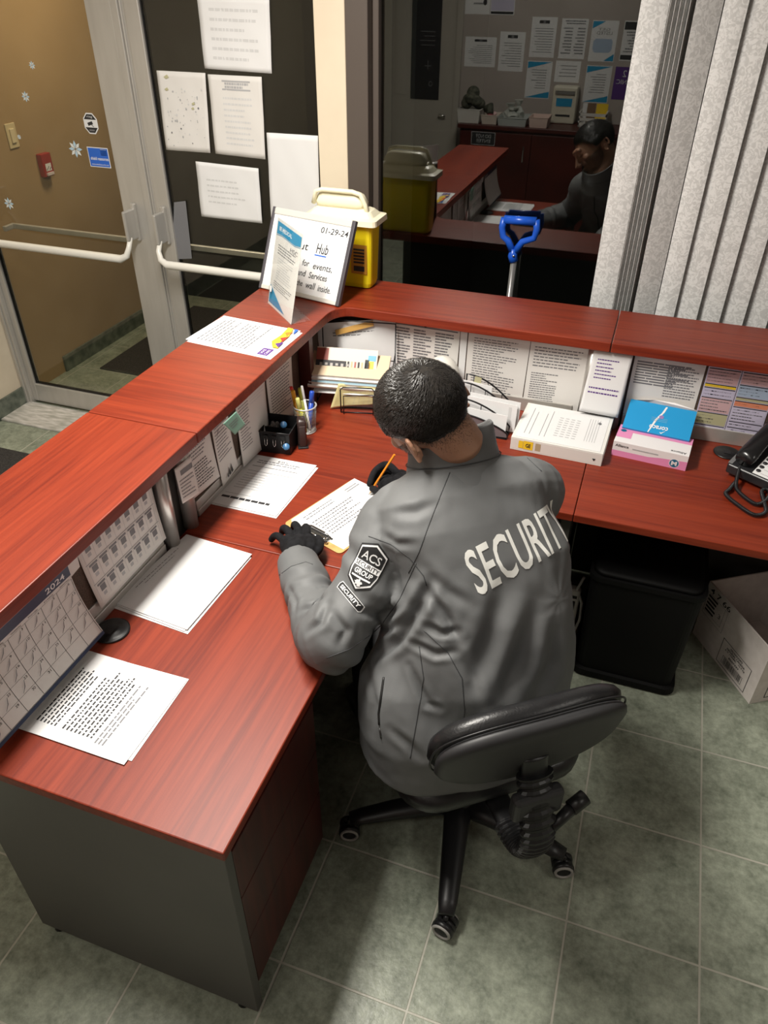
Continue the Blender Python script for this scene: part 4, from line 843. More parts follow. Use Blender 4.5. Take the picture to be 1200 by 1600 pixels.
# glove / tissue boxes
PX = Matrix.Translation((.548, 1.722, HD)) @ Matrix.Rotation(-.10, 4, 'Z')
r = thing('glove_box', (.67, 1.78, HD), 'pink and white glove box marked M under the blue box', 'box')
PNK = mat('pink_card', (.78, .28, .50), .45); WCD = mat('white_card', (.82, .79, .79), .45); BCD = mat('blue_card', (.02, .30, .62), .35)
b = MB(); w_, d_, h_ = .245, .125, .055
b.box((0, 0, 0), (w_, d_, h_), 1, PX); O = PX @ V((0, 0, 0)); Ux = PX.to_3x3() @ V((1, 0, 0)); Uy = PX.to_3x3() @ V((0, 1, 0))
b.rect(O, Ux, (0, 0, 1), 0, 0, w_, .022, 0, .0004); b.add([O+Ux*x+V((0, 0, z_))-Uy*.0005 for x, z_ in ((.12, .022), (w_, .022), (w_, .034), (.16, .028))], [(0, 1, 2, 3)], 0)
b.rect(O+V((0, 0, h_)), Ux, Uy, 0, .035, .05, d_, 0, .0004); b.rect(O+V((0, 0, h_)), Ux, Uy, .045, .08, w_, d_, 0, .0003)
b.text('Alliance', O, Ux, (0, 0, 1), .008, .037, .052, .047, 2, .0008, .01); b.rect(O, Ux, (0, 0, 1), .065, .036, .15, .040, 4, .0006)
b.text('Alliance', O+V((0, 0, h_))+Ux*.235+Uy*.022, -Ux, -Uy, 0, 0, .05, .012, 2, .0006, .01)
cM = O+Ux*.205+V((0, 0, .020))-Uy*.0008
b.add([cM+Ux*x+V((0, 0, z_)) for x, z_ in poly(20, 0, 0, .0165)], [list(range(20))], 1); b.add([cM-Uy*.0003+Ux*x+V((0, 0, z_)) for x, z_ in poly(20, 0, 0, .0148)], [list(range(20))], 3)
b.text('M', cM-Uy*.0006, Ux, (0, 0, 1), -.009, -.008, .009, .008, 1, .0002, .04)
b.add([O+V((0, 0, h_+.0006))+Ux*(.018+x)+Uy*(.085+y) for x, y in poly(12, 0, 0, .010)], [list(range(12))], 3)
b.build('carton', [PNK, WCD, INK, mat('teal_disc', (.01, .13, .24), .4), INKL], r)
r = thing('tissue_box', (.69, 1.85, HD), 'bright blue perforated box torn along its top, lying on the pink box', 'box')
# leaning blue box: bottom edge on the pink box, rotated back
q0, q1 = at(972, 667, 2, HD+.062), at(1077, 689, 2, HD+.062); Ud = (q1-q0).normalized(); w_ = (q1-q0).length
t0 = at(985, 623, 2, HD+.118); Wd = (t0-q0); Wd = (Wd-Ud*Wd.dot(Ud)); dd = Wd.length; Wd.normalize(); Nd = Ud.cross(Wd)
X = Matrix(((Ud.x, Wd.x, Nd.x, q0.x), (Ud.y, Wd.y, Nd.y, q0.y), (Ud.z, Wd.z, Nd.z, q0.z), (0, 0, 0, 1)))
b = MB(); b.box((0, 0, -.060), (w_, dd, 0), 0, X); O = q0; b.rect(O+Wd*dd, Ud, -Nd, 0, 0, w_, .06, 1, -.0005)
b.add([X @ V((x, y, .0006)) for x, y in [(.085, .002), (.088, .0), (.105, dd*.45), (.122, dd*.75), (.128, dd*.95), (.122, dd*.95), (.114, dd*.72), (.098, dd*.47)]], [list(range(8))], 1)
b.text('coraco', O+Ud*(w_*.66)+Wd*dd*.28, -Ud, -Wd, 0, 0, .062, .014, 1, .0008, .02)
for k in range(3): b.rect(O, Ud, Wd, w_*.38, dd*(.42+.05*k), w_*.62, dd*(.44+.05*k), 2, .0006)
b.add([X @ V((w_*.52+x, dd*.58+y, .0008)) for x, y in poly(10, 0, 0, .008)], [list(range(10))], 3)
b.add([X @ V((x*w_, y*dd, .0008)) for x, y in [(.55, .08), (.58, .03), (.64, .16), (.58, .07)]], [(0, 1, 2, 3)], 1)
b.build('carton', [BCD, WCD, mat('pale_blue_print', (.12, .38, .62), .4), mat('mauve_dot', (.3, .2, .45), .4)], r)
b = MB(); top = [X @ V(q) for q in ((.01, dd, -.002), (w_*.35, dd+.012, .004), (w_*.65, dd+.016, .004), (w_-.003, dd+.006, 0), (w_-.003, dd+.002, -.05), (.01, dd+.002, -.05))]
b.add(top, [(0, 1, 2, 3, 4, 5)], 0); b.build('torn_flap', WCD, r)
b = MB(); b.ell(X @ V((w_*.45, dd+.008, -.02)), (.018, .014, .008), 0); b.build('film_window', mat('pale_grey_film', (.42, .50, .53), .3), r)

# telephone
PB = mat('phone_plastic', (.018, .018, .02), .32); PG2 = mat('phone_grey_edge', (.16, .16, .165), .4)
hx = V((1, -.0, 0)); ph = math.radians(-8)
TX = Matrix.Translation((.912, 1.700, HD)) @ Matrix.Rotation(math.radians(-33), 4, 'Z') @ Matrix.Rotation(0, 4, 'X')
# body frame: local x along the front edge (to the right), local y back
fe0, fe1 = at(1137, 722, 2, HD+.05), at(1200, 761, 2, HD+.05); xd = V((math.cos(math.radians(-30)), math.sin(math.radians(-30)), 0))
be = at(1180, 645, 2, HD+.10); yd = V((-xd.y, xd.x, 0))
r = thing('telephone', (fe0.x+.1, fe0.y+.08, HD), 'black desk telephone with white button labels at the right end of the desk', 'telephone')
TX = Matrix(((xd.x, yd.x, 0, fe0.x), (xd.y, yd.y, 0, fe0.y), (0, 0, 1, HD), (0, 0, 0, 1)))
def PZ(y): return .045+.30*y
b = MB(); Wp, Dp = .26, .27
for (x0, y0, x1, y1) in ((0, 0, Wp, Dp),):
    vs = [(x0, y0, .012), (x1, y0, .012), (x1, y1, .012), (x0, y1, .012), (x0, y0, PZ(y0)), (x1, y0, PZ(y0)), (x1, y1, PZ(y1)), (x0, y1, PZ(y1))]
    b.add([TX @ V(v_) for v_ in vs], [(3, 2, 1, 0), (4, 5, 6, 7), (0, 1, 5, 4), (1, 2, 6, 5), (2, 3, 7, 6), (3, 0, 4, 7)])
b.box((.02, .02, 0), (Wp-.02, Dp-.02, .013), 0, TX)
b.build('phone_base', PB, r, bevel=.006, seg=3)
def TP(x, y, n=0): return TX @ V((x, y, PZ(y)+n))
b = MB(); b.add([TP(.000, .004, .002), TP(.014, .004, .002), TP(.014, Dp-.01, .002), TP(0, Dp-.01, .002)], [(0, 1, 2, 3)]); b.build('edge_strip', PG2, r)
b = MB(); xs = .082
b.add([TP(xs, .005, .0015), TP(Wp-.004, .005, .0015), TP(Wp-.004, Dp-.02, .0015), TP(xs, Dp-.02, .0015)], [(0, 1, 2, 3)], 0)
for k in range(10):
    y = .022+.019*k; b.add([TP(xs+.022, y-.008, .0025), TP(xs+.11, y-.008, .0025), TP(xs+.11, y-.0072, .0025), TP(xs+.022, y-.0072, .0025)], [(0, 1, 2, 3)], 1)
b.build('label_strip', [PAPER, INKG], r)
for k in range(10):
    b = MB(); y = .022+.019*k; b.lathe([(0, 0), (.0075, 0), (.0075, .003), (.005, .0045), (0, .0048)], n=14, X=TX @ Matrix.Translation((xs+.011, y, PZ(y)+.001))); b.build('line_button', PB, r)
# handset
b = MB(); rings = []; hy0, hy1 = .012, .262; n = 18
for k in range(n+1):
    t = k/n; y = hy0+(hy1-hy0)*t; g = 1 if .12 < t < .88 else (.80+.2*math.sqrt(max(0, 1-((.12-min(t, 1-t))/.12)**2)))
    wd_ = (.029+.006*(abs(t-.5)*2)**2)*g; ht_ = (.016+.008*(abs(t-.5)*2)**2)*g; zc = .030+.012*(1-(2*t-1)**2)
    rings.append([TX @ V((.042+wd_*math.cos(a_), y, PZ(y)+zc+ht_*math.sin(a_)-.006)) for a_ in [2*math.pi*j/20 for j in range(20)]])
b.loft(rings); b.build('handset', mat('handset_gloss', (.012, .012, .013), .22), r)
b = MB()
for k in range(5):
    t = .66+.045*k; y = hy0+(hy1-hy0)*t
    b.tube([TX @ V((.042+.032*math.cos(a_), y, PZ(y)+.038+.020*math.sin(a_)-.006)) for a_ in [math.pi*(.1+.8*j/10) for j in range(11)]], .0012, n=6)
b.build('grip_ridge', PB, r)
# coiled cord
c0 = TX @ V((.037, .012, .045)); path = [c0, at(1150, 757, 2, HD+.02), at(1156, 770, 2, HD+.012), at(1180, 787, 2, HD+.010), at(1196, 782, 2, HD+.012), at(1203, 770, 2, HD+.014), at(1198, 764, 2, HD+.016), at(1190, 768, 2, HD+.012), at(1194, 785, 2, HD+.010), at(1196, 800, 2, HD+.010), at(1178, 804, 2, HD+.010), at(1152, 788, 2, HD+.010), at(1134, 772, 2, HD+.010), at(1140, 764, 2, HD+.012), at(1150, 752, 2, HD+.012)]
def cr_(P, n):
    out = []
    for i in range(len(P)-1):
        p0 = P[max(i-1, 0)]; p1 = P[i]; p2 = P[i+1]; p3 = P[min(i+2, len(P)-1)]
        for k in range(n):
            t = k/n; out.append(.5*((2*p1)+(p2-p0)*t+(2*p0-5*p1+4*p2-p3)*t*t+(3*p1-p0-3*p2+p3)*t**3))
    return out+[P[-1]]
S_ = cr_(path, 24); hel = []; L0 = 0; up = V((0, 0, 1)); ang = 0
for i in range(len(S_)-1):
    t = (S_[i+1]-S_[i]); L_ = t.length
    if L_ < 1e-6: continue
    t.normalize(); s_ = t.cross(up).normalized(); w2 = s_.cross(t); m_ = max(1, int(L_/.0005))
    for k in range(m_):
        ang += L_/m_/.0034*2*math.pi; p_ = S_[i]+(S_[i+1]-S_[i])*k/m_; hel.append(p_+(s_*math.cos(ang)+w2*math.sin(ang))*.0052)
MB().tube(hel, .0015, n=5).build('coiled_cord', PB, r)

# clipboard, sheet, clip, pencil
c0, c1 = at(443, 818, 2, HD+.003), at(533, 867, 2, HD+.003); xd = (c1-c0).normalized(); wC = .228; hC = .32; yd = V((-xd.y, xd.x, 0))
r = thing('clipboard', tuple(c0+xd*.11+yd*.16), 'brown hardboard clipboard lying under the writing hand', 'clipboard')
CX = Matrix(((xd.x, yd.x, 0, c0.x), (xd.y, yd.y, 0, c0.y), (0, 0, 1, HD+.0005), (0, 0, 0, 1)))
MB().prism(rrect(0, 0, wC, hC, .014, 5), 0, .003, 0, CX).build('board', noisy(mat('hardboard', (.5, .3, .1), .5), (.50, .29, .09), (.60, .37, .13), 40), r, bevel=.0008)
b = MB(); b.box((.055, .004, .004), (.165, .030, .0075), 0, CX); b.tube([CX @ V(q) for q in ((.05, .010, .010), (.17, .010, .010))], .0045, n=10); b.tube([CX @ V(q) for q in ((.058, .034, .007), (.085, .037, .013), (.135, .037, .013), (.162, .034, .007))], .0028, n=8)
b.tube([CX @ V(q) for q in ((.062, .028, .008), (.064, .016, .015), (.07, .006, .010))], .0025, n=8); b.tube([CX @ V(q) for q in ((.158, .028, .008), (.156, .016, .015), (.15, .006, .010))], .0025, n=8)
b.build('clip', CHROME, r)
b = MB(); b.box((.052, .030, .0058), (.168, .037, .0075), 0, CX); b.build('clip_jaw', mat('dark_chrome', (.12, .12, .12), .25, .9), r, bevel=.001)
def CP(x, y, z_=.0036): return CX @ V((x, y, z_))
# page reads with rows along the long side: BL, BR, TR, TL
ink = words(.10, .80, .55, .92, 2, .3, 'grey', 71) + words(.1, .30, .72, .74, 7, .35, 'grey', 72, .3, (.02, .06)) + [('r', .06, .05+.055*k, .95, .052+.055*k, 'pale') for k in range(13)] + words(.75, .82, .95, .92, 2, .4, 'grey', 73)
sheet('form_sheet', [CP(.216, .026), CP(.216, .316), CP(.004, .318), CP(.006, .026)], ink, 'sheet of handwriting on the clipboard, partly under the gloves', 'paper', thick=.0012)
sheet('form_sheet', [CP(.222, .022, .0031), CP(.222, .312, .0031), CP(.010, .312, .0031), CP(.010, .022, .0031)], [], 'lower sheet under the handwritten page on the clipboard', 'paper', thick=.0004)
tip = at(576, 773, 2, HD+.0065); up_ = at(616, 711, 2, HD+.155)
r = thing('pencil', tuple(tip), 'orange pencil held in the black-gloved writing hand', 'pencil')
d_ = (up_-tip).normalized()
MB().tube([tip+d_*.018, tip+d_*.17], .0037, n=6, smooth=False).build('shaft', mat('pencil_orange', (.85, .28, .02), .35), r)
MB().tube([tip+d_*.0045, tip+d_*.018], [.0012, .0036], n=10).build('sharpened_wood', mat('pencil_wood', (.72, .5, .3), .7), r)
MB().tube([tip, tip+d_*.0045], [.0003, .0012], n=8).build('lead', INK, r)
# ================================================================ THE REAR OF THE ROOM (seen in the dark window)
RY = -1.65
r = bpy.data.objects.new('door_3', None); C.collection.objects.link(r); r.location = (-1.65, RY, 0); st(r)
DP = mat('cream_door_paint', (.42, .39, .34), .5)
b = MB(); b.box((-1.93, RY, 0), (-1.36, RY+.03, 2.1)); b.build('door_leaf', DP, r, bevel=.002)
b = MB()
for q in ((-2.0, RY, 0, -1.93, RY+.045, 2.16), (-1.36, RY, 0, -1.31, RY+.045, 2.16), (-1.93, RY, 2.1, -1.36, RY+.045, 2.16)): b.box(q[:3], q[3:])
b.build('door_casing', DP, r, bevel=.004)
b = MB()
for x0, x1, z0, z1 in ((-1.90, -1.80, 1.15, 2.0), (-1.90, -1.67, .15, .88), (-1.62, -1.39, .15, .88)):
    b.box((x0, RY+.03, z0), (x1, RY+.036, z1))
b.build('raised_panel', DP, r, bevel=.004)
MB().tube([(-1.475, RY+.03, 1.005), (-1.475, RY+.06, 1.005), (-1.42, RY+.065, 1.0)], .011, n=10).build('door_lever', CHROME, r)
sheet('chalkboard_strip', [(-1.494, RY+.034, 1.12), (-1.755, RY+.034, 1.12), (-1.755, RY+.034, 2.0), (-1.494, RY+.034, 2.0)], [('p', poly(14, .3, .14, .07, 0, .35), 'grey'), ('p', poly(14, .3, .14, .05, 0, .32), 'ink')]+[('r', .4, .26, .42, .34, 'grey'), ('r', .3, .29, .52, .298, 'grey')]+words(.2, .45, .7, .6, 4, .2, 'grey', 3), 'dark narrow chalk-drawn panel on the rear door', 'chalkboard', base='ink')
# rear counter
r = thing('rear_cabinet', (-.2, -1.42, 0), 'dark cherry cabinet along the rear wall carrying baskets', 'cabinet')
MB().box((-1.20, -1.64, .98), (1.3, -1.19, 1.01)).build('top_board', WDARK, r, bevel=.003)
b = MB(); b.box((-1.18, -1.64, .02), (1.28, -1.215, .98)); b.build('carcass', WDARK, r)
for x0 in (-1.17, -.56, .05, .66):
    d_ = MB().box((x0, -1.215, .06), (x0+.60, -1.197, .96)).build('door_panel', WDARK, r, bevel=.002)
    MB().box((x0+.54, -1.197, .75), (x0+.55, -1.18, .87)).build('handle', CHROME, d_)
# posters
rows = [('posterA1', -1.307, -1.097, 1.76, 2.04, 'notice with dark doodles, leftmost of the top row on the rear wall', 0), ('b', -1.093, -.893, 1.76, 2.04, 'blue photo notice at the top of the rear wall', 1),
        ('c', -1.288, -1.020, 1.385, 1.602, 'landscape notice with a dark logo beside the rear door', 2), ('d', -.992, -.780, 1.362, 1.645, 'letter notice with a dark logo right of the landscape notice', 2),
        ('e', -.738, -.533, 1.472, 1.753, 'notice with dark logo in the upper row of the rear wall', 2), ('f', -.496, -.285, 1.47, 1.747, 'busy two-column poster in the upper row of the rear wall', 3),
        ('g', -.252, -.047, 1.458, 1.74, 'poster with a blue speech bubble in the upper row of the rear wall', 4), ('h', -.005, .19, 1.47, 1.743, 'dark topped poster at the right of the upper row on the rear wall', 5),
        ('i', -.741, -.533, 1.17, 1.445, 'white poster with blue corners above the baskets', 6), ('j', -.506, -.301, 1.30, 1.454, 'small landscape notice above the white dispenser', 7),
        ('k', -.25, -.045, 1.16, 1.43, 'white poster with blue corners above the brochure rack', 6), ('l', -.019, .19, 1.193, 1.428, 'purple poster at the right of the lower row on the rear wall', 8)]
for nme, x0, x1, z0, z1, lb, kd in rows:
    ink = []
    if kd == 0: ink = words(.2, .2, .8, .85, 5, .3, 'grey', 2)+[('p', poly(8, .2, .3, .08), 'ink')]
    if kd == 1: ink = [('r', .03, .1, .97, .9, 'lav'), ('r', .03, .02, .97, .08, 'ink')]
    if kd == 2: ink = [('r', .3, .84, .7, .92, 'ink'), ('p', poly(10, .5, .88, .05), 'grey')]+words(.12, .1, .88, .75, 10, .28, 'grey', int(x0*-100), .4)
    if kd == 3: ink = words(.1, .85, .9, .97, 2, .5, 'grey', 5, .1)+words(.08, .1, .45, .8, 9, .45, 'grey', 6)+words(.55, .1, .92, .8, 9, .45, 'grey', 7)
    if kd == 4: ink = [('t', 'GET', .3, .76, .75, .82, 'grey'), ('t', 'LISTED', .2, .66, .8, .74, 'grey'), ('p', [(.25, .22), (.8, .22), (.88, .3), (.88, .5), (.8, .56), (.2, .56), (.14, .5), (.14, .3)], 'sky'), ('p', [(.5, .98), (.98, .98), (.98, .8)], 'teal'), ('p', [(.02, .02), (.4, .02), (.02, .2)], 'teal')]
    if kd == 5: ink = [('r', .03, .78, .97, .97, 'ink'), ('r', .03, .03, .97, .15, 'ink')]+words(.1, .2, .9, .75, 8, .5, 'grey', 8)
    if kd == 6: ink = [('p', [(.03, .98), (.98, .98), (.98, .80)], 'teal'), ('p', [(.02, .02), (.98, .02), (.02, .2)], 'teal')]+words(.2, .25, .8, .8, 8, .3, 'grey', int(x0*-90), .4)
    if kd == 7: ink = words(.15, .2, .85, .85, 4, .25, 'grey', 9)
    if kd == 8: ink = [('t', 'A 2', .2, .70, .7, .9, 'paper'), ('t', 'CLINIC', .15, .48, .9, .62, 'paper')]
    sheet('poster', [(x1, RY+.001, z0), (x0, RY+.001, z0), (x0, RY+.001, z1), (x1, RY+.001, z1)], ink, lb, 'poster', 'posters on the rear wall', base='purple' if kd == 8 else 'paper')
# baskets
def basket(name, x0, x1, y0, y1, h, m, lb, parts=()):
    r = thing(name, ((x0+x1)/2, (y0+y1)/2, 1.011), lb, 'basket')
    b = MB(); rings = []
    for z, g in ((0, -.012), (.004, -.008), (h, 0), (h, .006), (h-.003, .006), (h-.003, 0)):
        pass
    g = .010
    o_ = [(x0+g, y0+g), (x1-g, y0+g), (x1-g, y1-g), (x0+g, y1-g)]; t_ = [(x0, y0), (x1, y0), (x1, y1), (x0, y1)]; ti = [(x0+.004, y0+.004), (x1-.004, y0+.004), (x1-.004, y1-.004), (x0+.004, y1-.004)]; oi = [(x+(.004 if x < (x0+x1)/2 else -.004), y+(.004 if y < (y0+y1)/2 else -.004)) for x, y in o_]
    zz = 1.0105
    b.loft([[V((x, y, zz)) for x, y in o_], [V((x, y, zz+h)) for x, y in t_], [V((x, y, zz+h)) for x, y in ti], [V((x, y, zz+.004)) for x, y in oi]], smooth=False)
    b.build('basket_body', m, r); b = MB(); b.tube([V((x, y, zz+h)) for x, y in t_], .004, n=6, closed=True); b.build('basket_rim', m, r); return r
WB2 = mat('basket_white', (.66, .64, .60), .5)
basket('basket', -1.225, -1.03, -1.50, -1.25, .10, WB2, 'white basket with a knitted hat on the rear cabinet')
basket('basket', -1.018, -.88, -1.45, -1.25, .065, mat('basket_cream', (.66, .58, .5), .5), 'cream basket with pink wrapped items on the rear cabinet')
basket('basket', -.872, -.63, -1.48, -1.22, .06, mat('basket_clear', (.45, .48, .46), .3), 'grey tray with plastic-wrapped bundles on the rear cabinet')
basket('basket', -.612, -.455, -1.42, -1.22, .075, mat('basket_pink', (.66, .5, .44), .5), 'pinkish basket between the tray and dispenser')
b = MB()
for k in range(7):
    a = k*.9; b.ell((-1.12+.055*math.cos(a), -1.37+.05*math.sin(a), 1.145+.022*(k % 3)), (.05, .05, .045), nu=10, nv=8)
b.ell((-1.125, -1.37, 1.22), (.055, .05, .055)); b.tube([(-1.0, -1.33, 1.11), (-.955, -1.3, 1.14), (-.95, -1.28, 1.09)], .03, n=8)
o = tag(b.build('knitted_hat', noisy(mat('camouflage_wool', (.05, .06, .04), .95), (.03, .035, .025), (.15, .15, .11), 40, 3)), 'dark mottled knitted hat heaped in the white basket', 'hat')
for k, (x, y, c_) in enumerate(((-.97, -1.36, (.6, .1, .12)), (-.93, -1.34, (.75, .5, .5)), (-.95, -1.30, (.55, .15, .18)))):
    tag(MB().ell((x, y, 1.078), (.025, .03, .018)).build('wrapped_item', mat('pink_wrap', c_, .4)), ['dark red wrapped item at the back of the cream basket', 'pale pink wrapped item in the cream basket', 'reddish wrapped item at the front of the cream basket'][k], 'package')
FILM = mat('crinkled_film', (.5, .52, .48), .2)
for k, (x, y, h) in enumerate(((-.80, -1.38, .10), (-.73, -1.36, .13), (-.76, -1.30, .08))):
    rn = random.Random(k); b = MB(); rings = []
    for j in range(7):
        t = j/6; rr = [.045, .05, .045, .03, .012, .03, .04][j]
        rings.append([V((x+rr*(1+.3*rn.uniform(-1, 1))*math.cos(a), y+rr*(1+.3*rn.uniform(-1, 1))*math.sin(a), 1.06+h*t)) for a in [2*math.pi*i/12 for i in range(12)]])
    b.loft(rings, smooth=False); tag(b.build('film_bag', FILM), ['left plastic-wrapped bundle in the grey tray', 'tallest plastic-wrapped bundle in the grey tray', 'front plastic-wrapped bundle in the grey tray'][k], 'bag')
r = thing('dispenser', (-.38, -1.55, 1.01), 'cream upright dispenser with a blue label on the rear cabinet', 'dispenser')
CD = mat('cream_dispenser', (.66, .62, .50), .4)
MB().box((-.48, -1.62, 1.01), (-.28, -1.50, 1.285)).build('dispenser_body', CD, r, bevel=.012, seg=3)
MB().box((-.46, -1.50, 1.23), (-.30, -1.485, 1.255)).build('top_bar', mat('dark_bar', (.2, .19, .17), .4), r)
b = MB(); b.box((-.445, -1.4995, 1.14), (-.315, -1.497, 1.20), 0); b.box((-.44, -1.4995, 1.065), (-.32, -1.497, 1.08), 1); b.prism([(-.40, 0), (-.38, -.0), (-.36, 0)], 0, .001, 1, Matrix.Translation((0, -1.498, 1.11))); b.build('dispenser_label', [TEAL, INK], r)
r = thing('brochure_rack', (-.12, -1.5, 1.01), 'white slatted rack with cards and a yellow strip on the rear cabinet', 'rack')
b = MB()
for z in (1.02, 1.055, 1.09): b.box((-.235, -1.42, z), (-.01, -1.41, z+.022))
b.box((-.235, -1.41-.16, 1.01), (-.225, -1.41, 1.12)); b.box((-.02, -1.57, 1.01), (-.01, -1.41, 1.12)); b.box((-.235, -1.57, 1.01), (-.01, -1.41, 1.016)); b.build('rack_frame', WB2, r)
for k, (x0, x1, m, lb) in enumerate(((-.225, -.19, PAPER, 'white card leftmost in the slatted rack'), (-.185, -.12, mat('brown_card', (.2, .12, .07), .5), 'brown card in the slatted rack'), (-.115, -.02, YELI, 'yellow-topped card at the right of the slatted rack'))):
    tag(MB().box((x0, -1.54, 1.017), (x1, -1.53, 1.17)).build('card', m), lb, 'card')
sheet('small_sign', [(-.872, -1.195, .86), (-1.076, -1.195, .86), (-1.076, -1.195, .96), (-.872, -1.195, .96)], [('r', .0, .0, 1, .04, 'pale'), ('r', 0, .96, 1, 1, 'pale'), ('r', 0, 0, .02, 1, 'pale'), ('r', .98, 0, 1, 1, 'pale'), ('t', 'DO NOT', .18, .55, .82, .82, 'pale'), ('t', 'ENTER', .2, .2, .8, .45, 'pale')], 'small dark framed sign with pale letters on the rear cabinet front', 'sign', base='ink')
# ================================================================ THE CHAIR
HX, HY = .325, .672
FW = V((-.6, .8, 0)); RT = V((.8, .6, 0)); UP = V((0, 0, 1))
def CH(rr, ff, z): return V((HX, HY, 0)) + RT*rr + FW*ff + V((0, 0, z))
CHX = Matrix(((RT.x, FW.x, 0, HX), (RT.y, FW.y, 0, HY), (0, 0, 1, 0), (0, 0, 0, 1)))
LEA = noisy(mat('black_leather', (.012, .012, .013), .33), (.010, .010, .011), (.018, .018, .019), 20, bump=.25, bscale=220)
SHELL = mat('dark_grey_shell', (.030, .030, .032), .5)
r = thing('office_chair', (HX, HY, 0), 'black swivel office chair on a five-star castor base under the man', 'chair')
CGR = mat('castor_grey', (.36, .35, .33), .5)
for k in range(5):
    a = math.radians(-81+72*k); d = V((math.cos(a), math.sin(a), 0)); c = V((HX, HY, 0)); s = V((-d.y, d.x, 0))
    b = MB(); rings = []
    for t, z0, z1, wd in ((.03, .075, .140, .040), (.10, .078, .132, .036), (.20, .075, .118, .031), (.29, .070, .100, .026), (.325, .068, .092, .021)):
        rings.append([c+d*t+s*(wd*math.cos(q))+V((0, 0, (z0+z1)/2+(z1-z0)/2*math.sin(q))) for q in [2*math.pi*j/14 for j in range(14)]])
    b.loft(rings); leg = b.build('base_leg', BLACK, r)
    w0 = c+d*.325; sd = Matrix.Rotation(.5+k, 3, 'Z') @ V((1, 0, 0)) if k not in (0, 1, 4) else (V((.30, -.95, 0)) if k else V((-.20, -.98, 0)))
    ca = MB(); X = Matrix.Translation(V((w0.x, w0.y, .031))) @ sd.to_track_quat('Z', 'Y').to_matrix().to_4x4()
    for sg in (-1, 1): ca.lathe([(0, -.0085), (.024, -.0085), (.0305, -.006), (.031, 0), (.0305, .006), (.024, .0085), (0, .0085)], n=22, X=X @ Matrix.Translation((0, 0, sg*.0155)))
    ca.tube([w0+V((0, 0, .03)), w0+V((0, 0, .075))], .007, n=10); ca.loft([[w0+V((0, 0, .026)) + (X.to_3x3() @ V((0, 0, 1)))*dz + V((0, 0, 1))*.03*math.sin(q) + (V((0, 0, 1)).cross(sd))*.03*math.cos(q) for q in [math.pi*(.0+j/10) for j in range(11)]] for dz in (-.006, .006)])
    cb = ca.build('castor', BLACK, leg)
    for sg in (-1, 1):
        ri = MB(); ri.tube([X @ V((.0235*math.cos(q), .0235*math.sin(q), sg*.0245)) for q in [2*math.pi*j/20 for j in range(20)]], .0042, n=6, closed=True); ri.build('castor_ring', CGR, cb)
b = MB(); b.lathe([(0, .06), (.045, .062), (.05, .09), (.045, .135), (.032, .15), (.028, .16), (.028, .40), (.0, .40)], (HX, HY, 0), n=20); b.build('gas_column', BLACK, r)
b = MB(); b.box((-.08, -.12, .395), (.08, .10, .43), 0, CHX); b.build('seat_plate', SHELL, r, bevel=.01)
b = MB(); rings = []
for z, g in ((.425, -.05), (.432, -.015), (.455, 0), (.485, .002), (.503, -.012), (.512, -.05)):
    rings.append([CHX @ V((x, y, z)) for x, y in rrect(-.245-g, -.225-g, .245+g, .235+g, .10, 6)])
b.loft(rings); b.build('seat', LEA, r)
# backrest: rounded pad, tilted, curved
BC = CH(-.0, -.300, .765); tilt = math.radians(14); BW, BH, BT = .225, .125, .032
Bn = (-FW*math.cos(tilt) + UP*0 - UP*-.0).normalized(); 
bu = RT; bv = (UP*math.cos(tilt) - FW*math.sin(tilt)).normalized(); bn = bu.cross(bv).normalized()   # bn points backwards/forwards
if bn.dot(FW) > 0: bn = -bn                                                                 # backwards
def pad(off0, off1, W_, H_, name, m, bulge=.012):
    b = MB(); rings = []; N_ = 48
    def outl(s, off):
        out = []
        for j in range(N_):
            a = 2*math.pi*j/N_; ca, sa = math.cos(a), math.sin(a); e = 2/2.9
            x = W_*s*(abs(ca)**e)*(1 if ca > 0 else -1); y = H_*s*(abs(sa)**e)*(1 if sa > 0 else -1)*(1-.12*(x/W_)**2)
            out.append(BC+bu*x+bv*y+bn*(off-.16*x*x*4.2*.5))
        return out
    T = off1-off0
    for s, q in ((.05, 0), (.7, .01), (.9, .06), (.975, .25), (1, .5), (.975, .75), (.9, .94), (.7, .99), (.05, 1)):
        rings.append(outl(s, off0+T*q))
    b.loft(rings); return b.build(name, m, r)
pad(-.045, .008, BW, BH, 'backrest', LEA)
pad(-.004, .034, BW*.985, BH*.97, 'back_shell', SHELL)
b = MB(); N_ = 60; pts = []
for j in range(N_):
    a = 2*math.pi*j/N_; ca, sa = math.cos(a), math.sin(a); e = 2/2.9
    x = BW*1.0*(abs(ca)**e)*(1 if ca > 0 else -1); y = BH*1.0*(abs(sa)**e)*(1 if sa > 0 else -1)*(1-.12*(x/BW)**2)
    pts.append(BC+bu*x+bv*y+bn*(.002-.16*x*x*2.1))
b.tube(pts, .0025, n=6, closed=True); b.build('piping', BLACK, r)
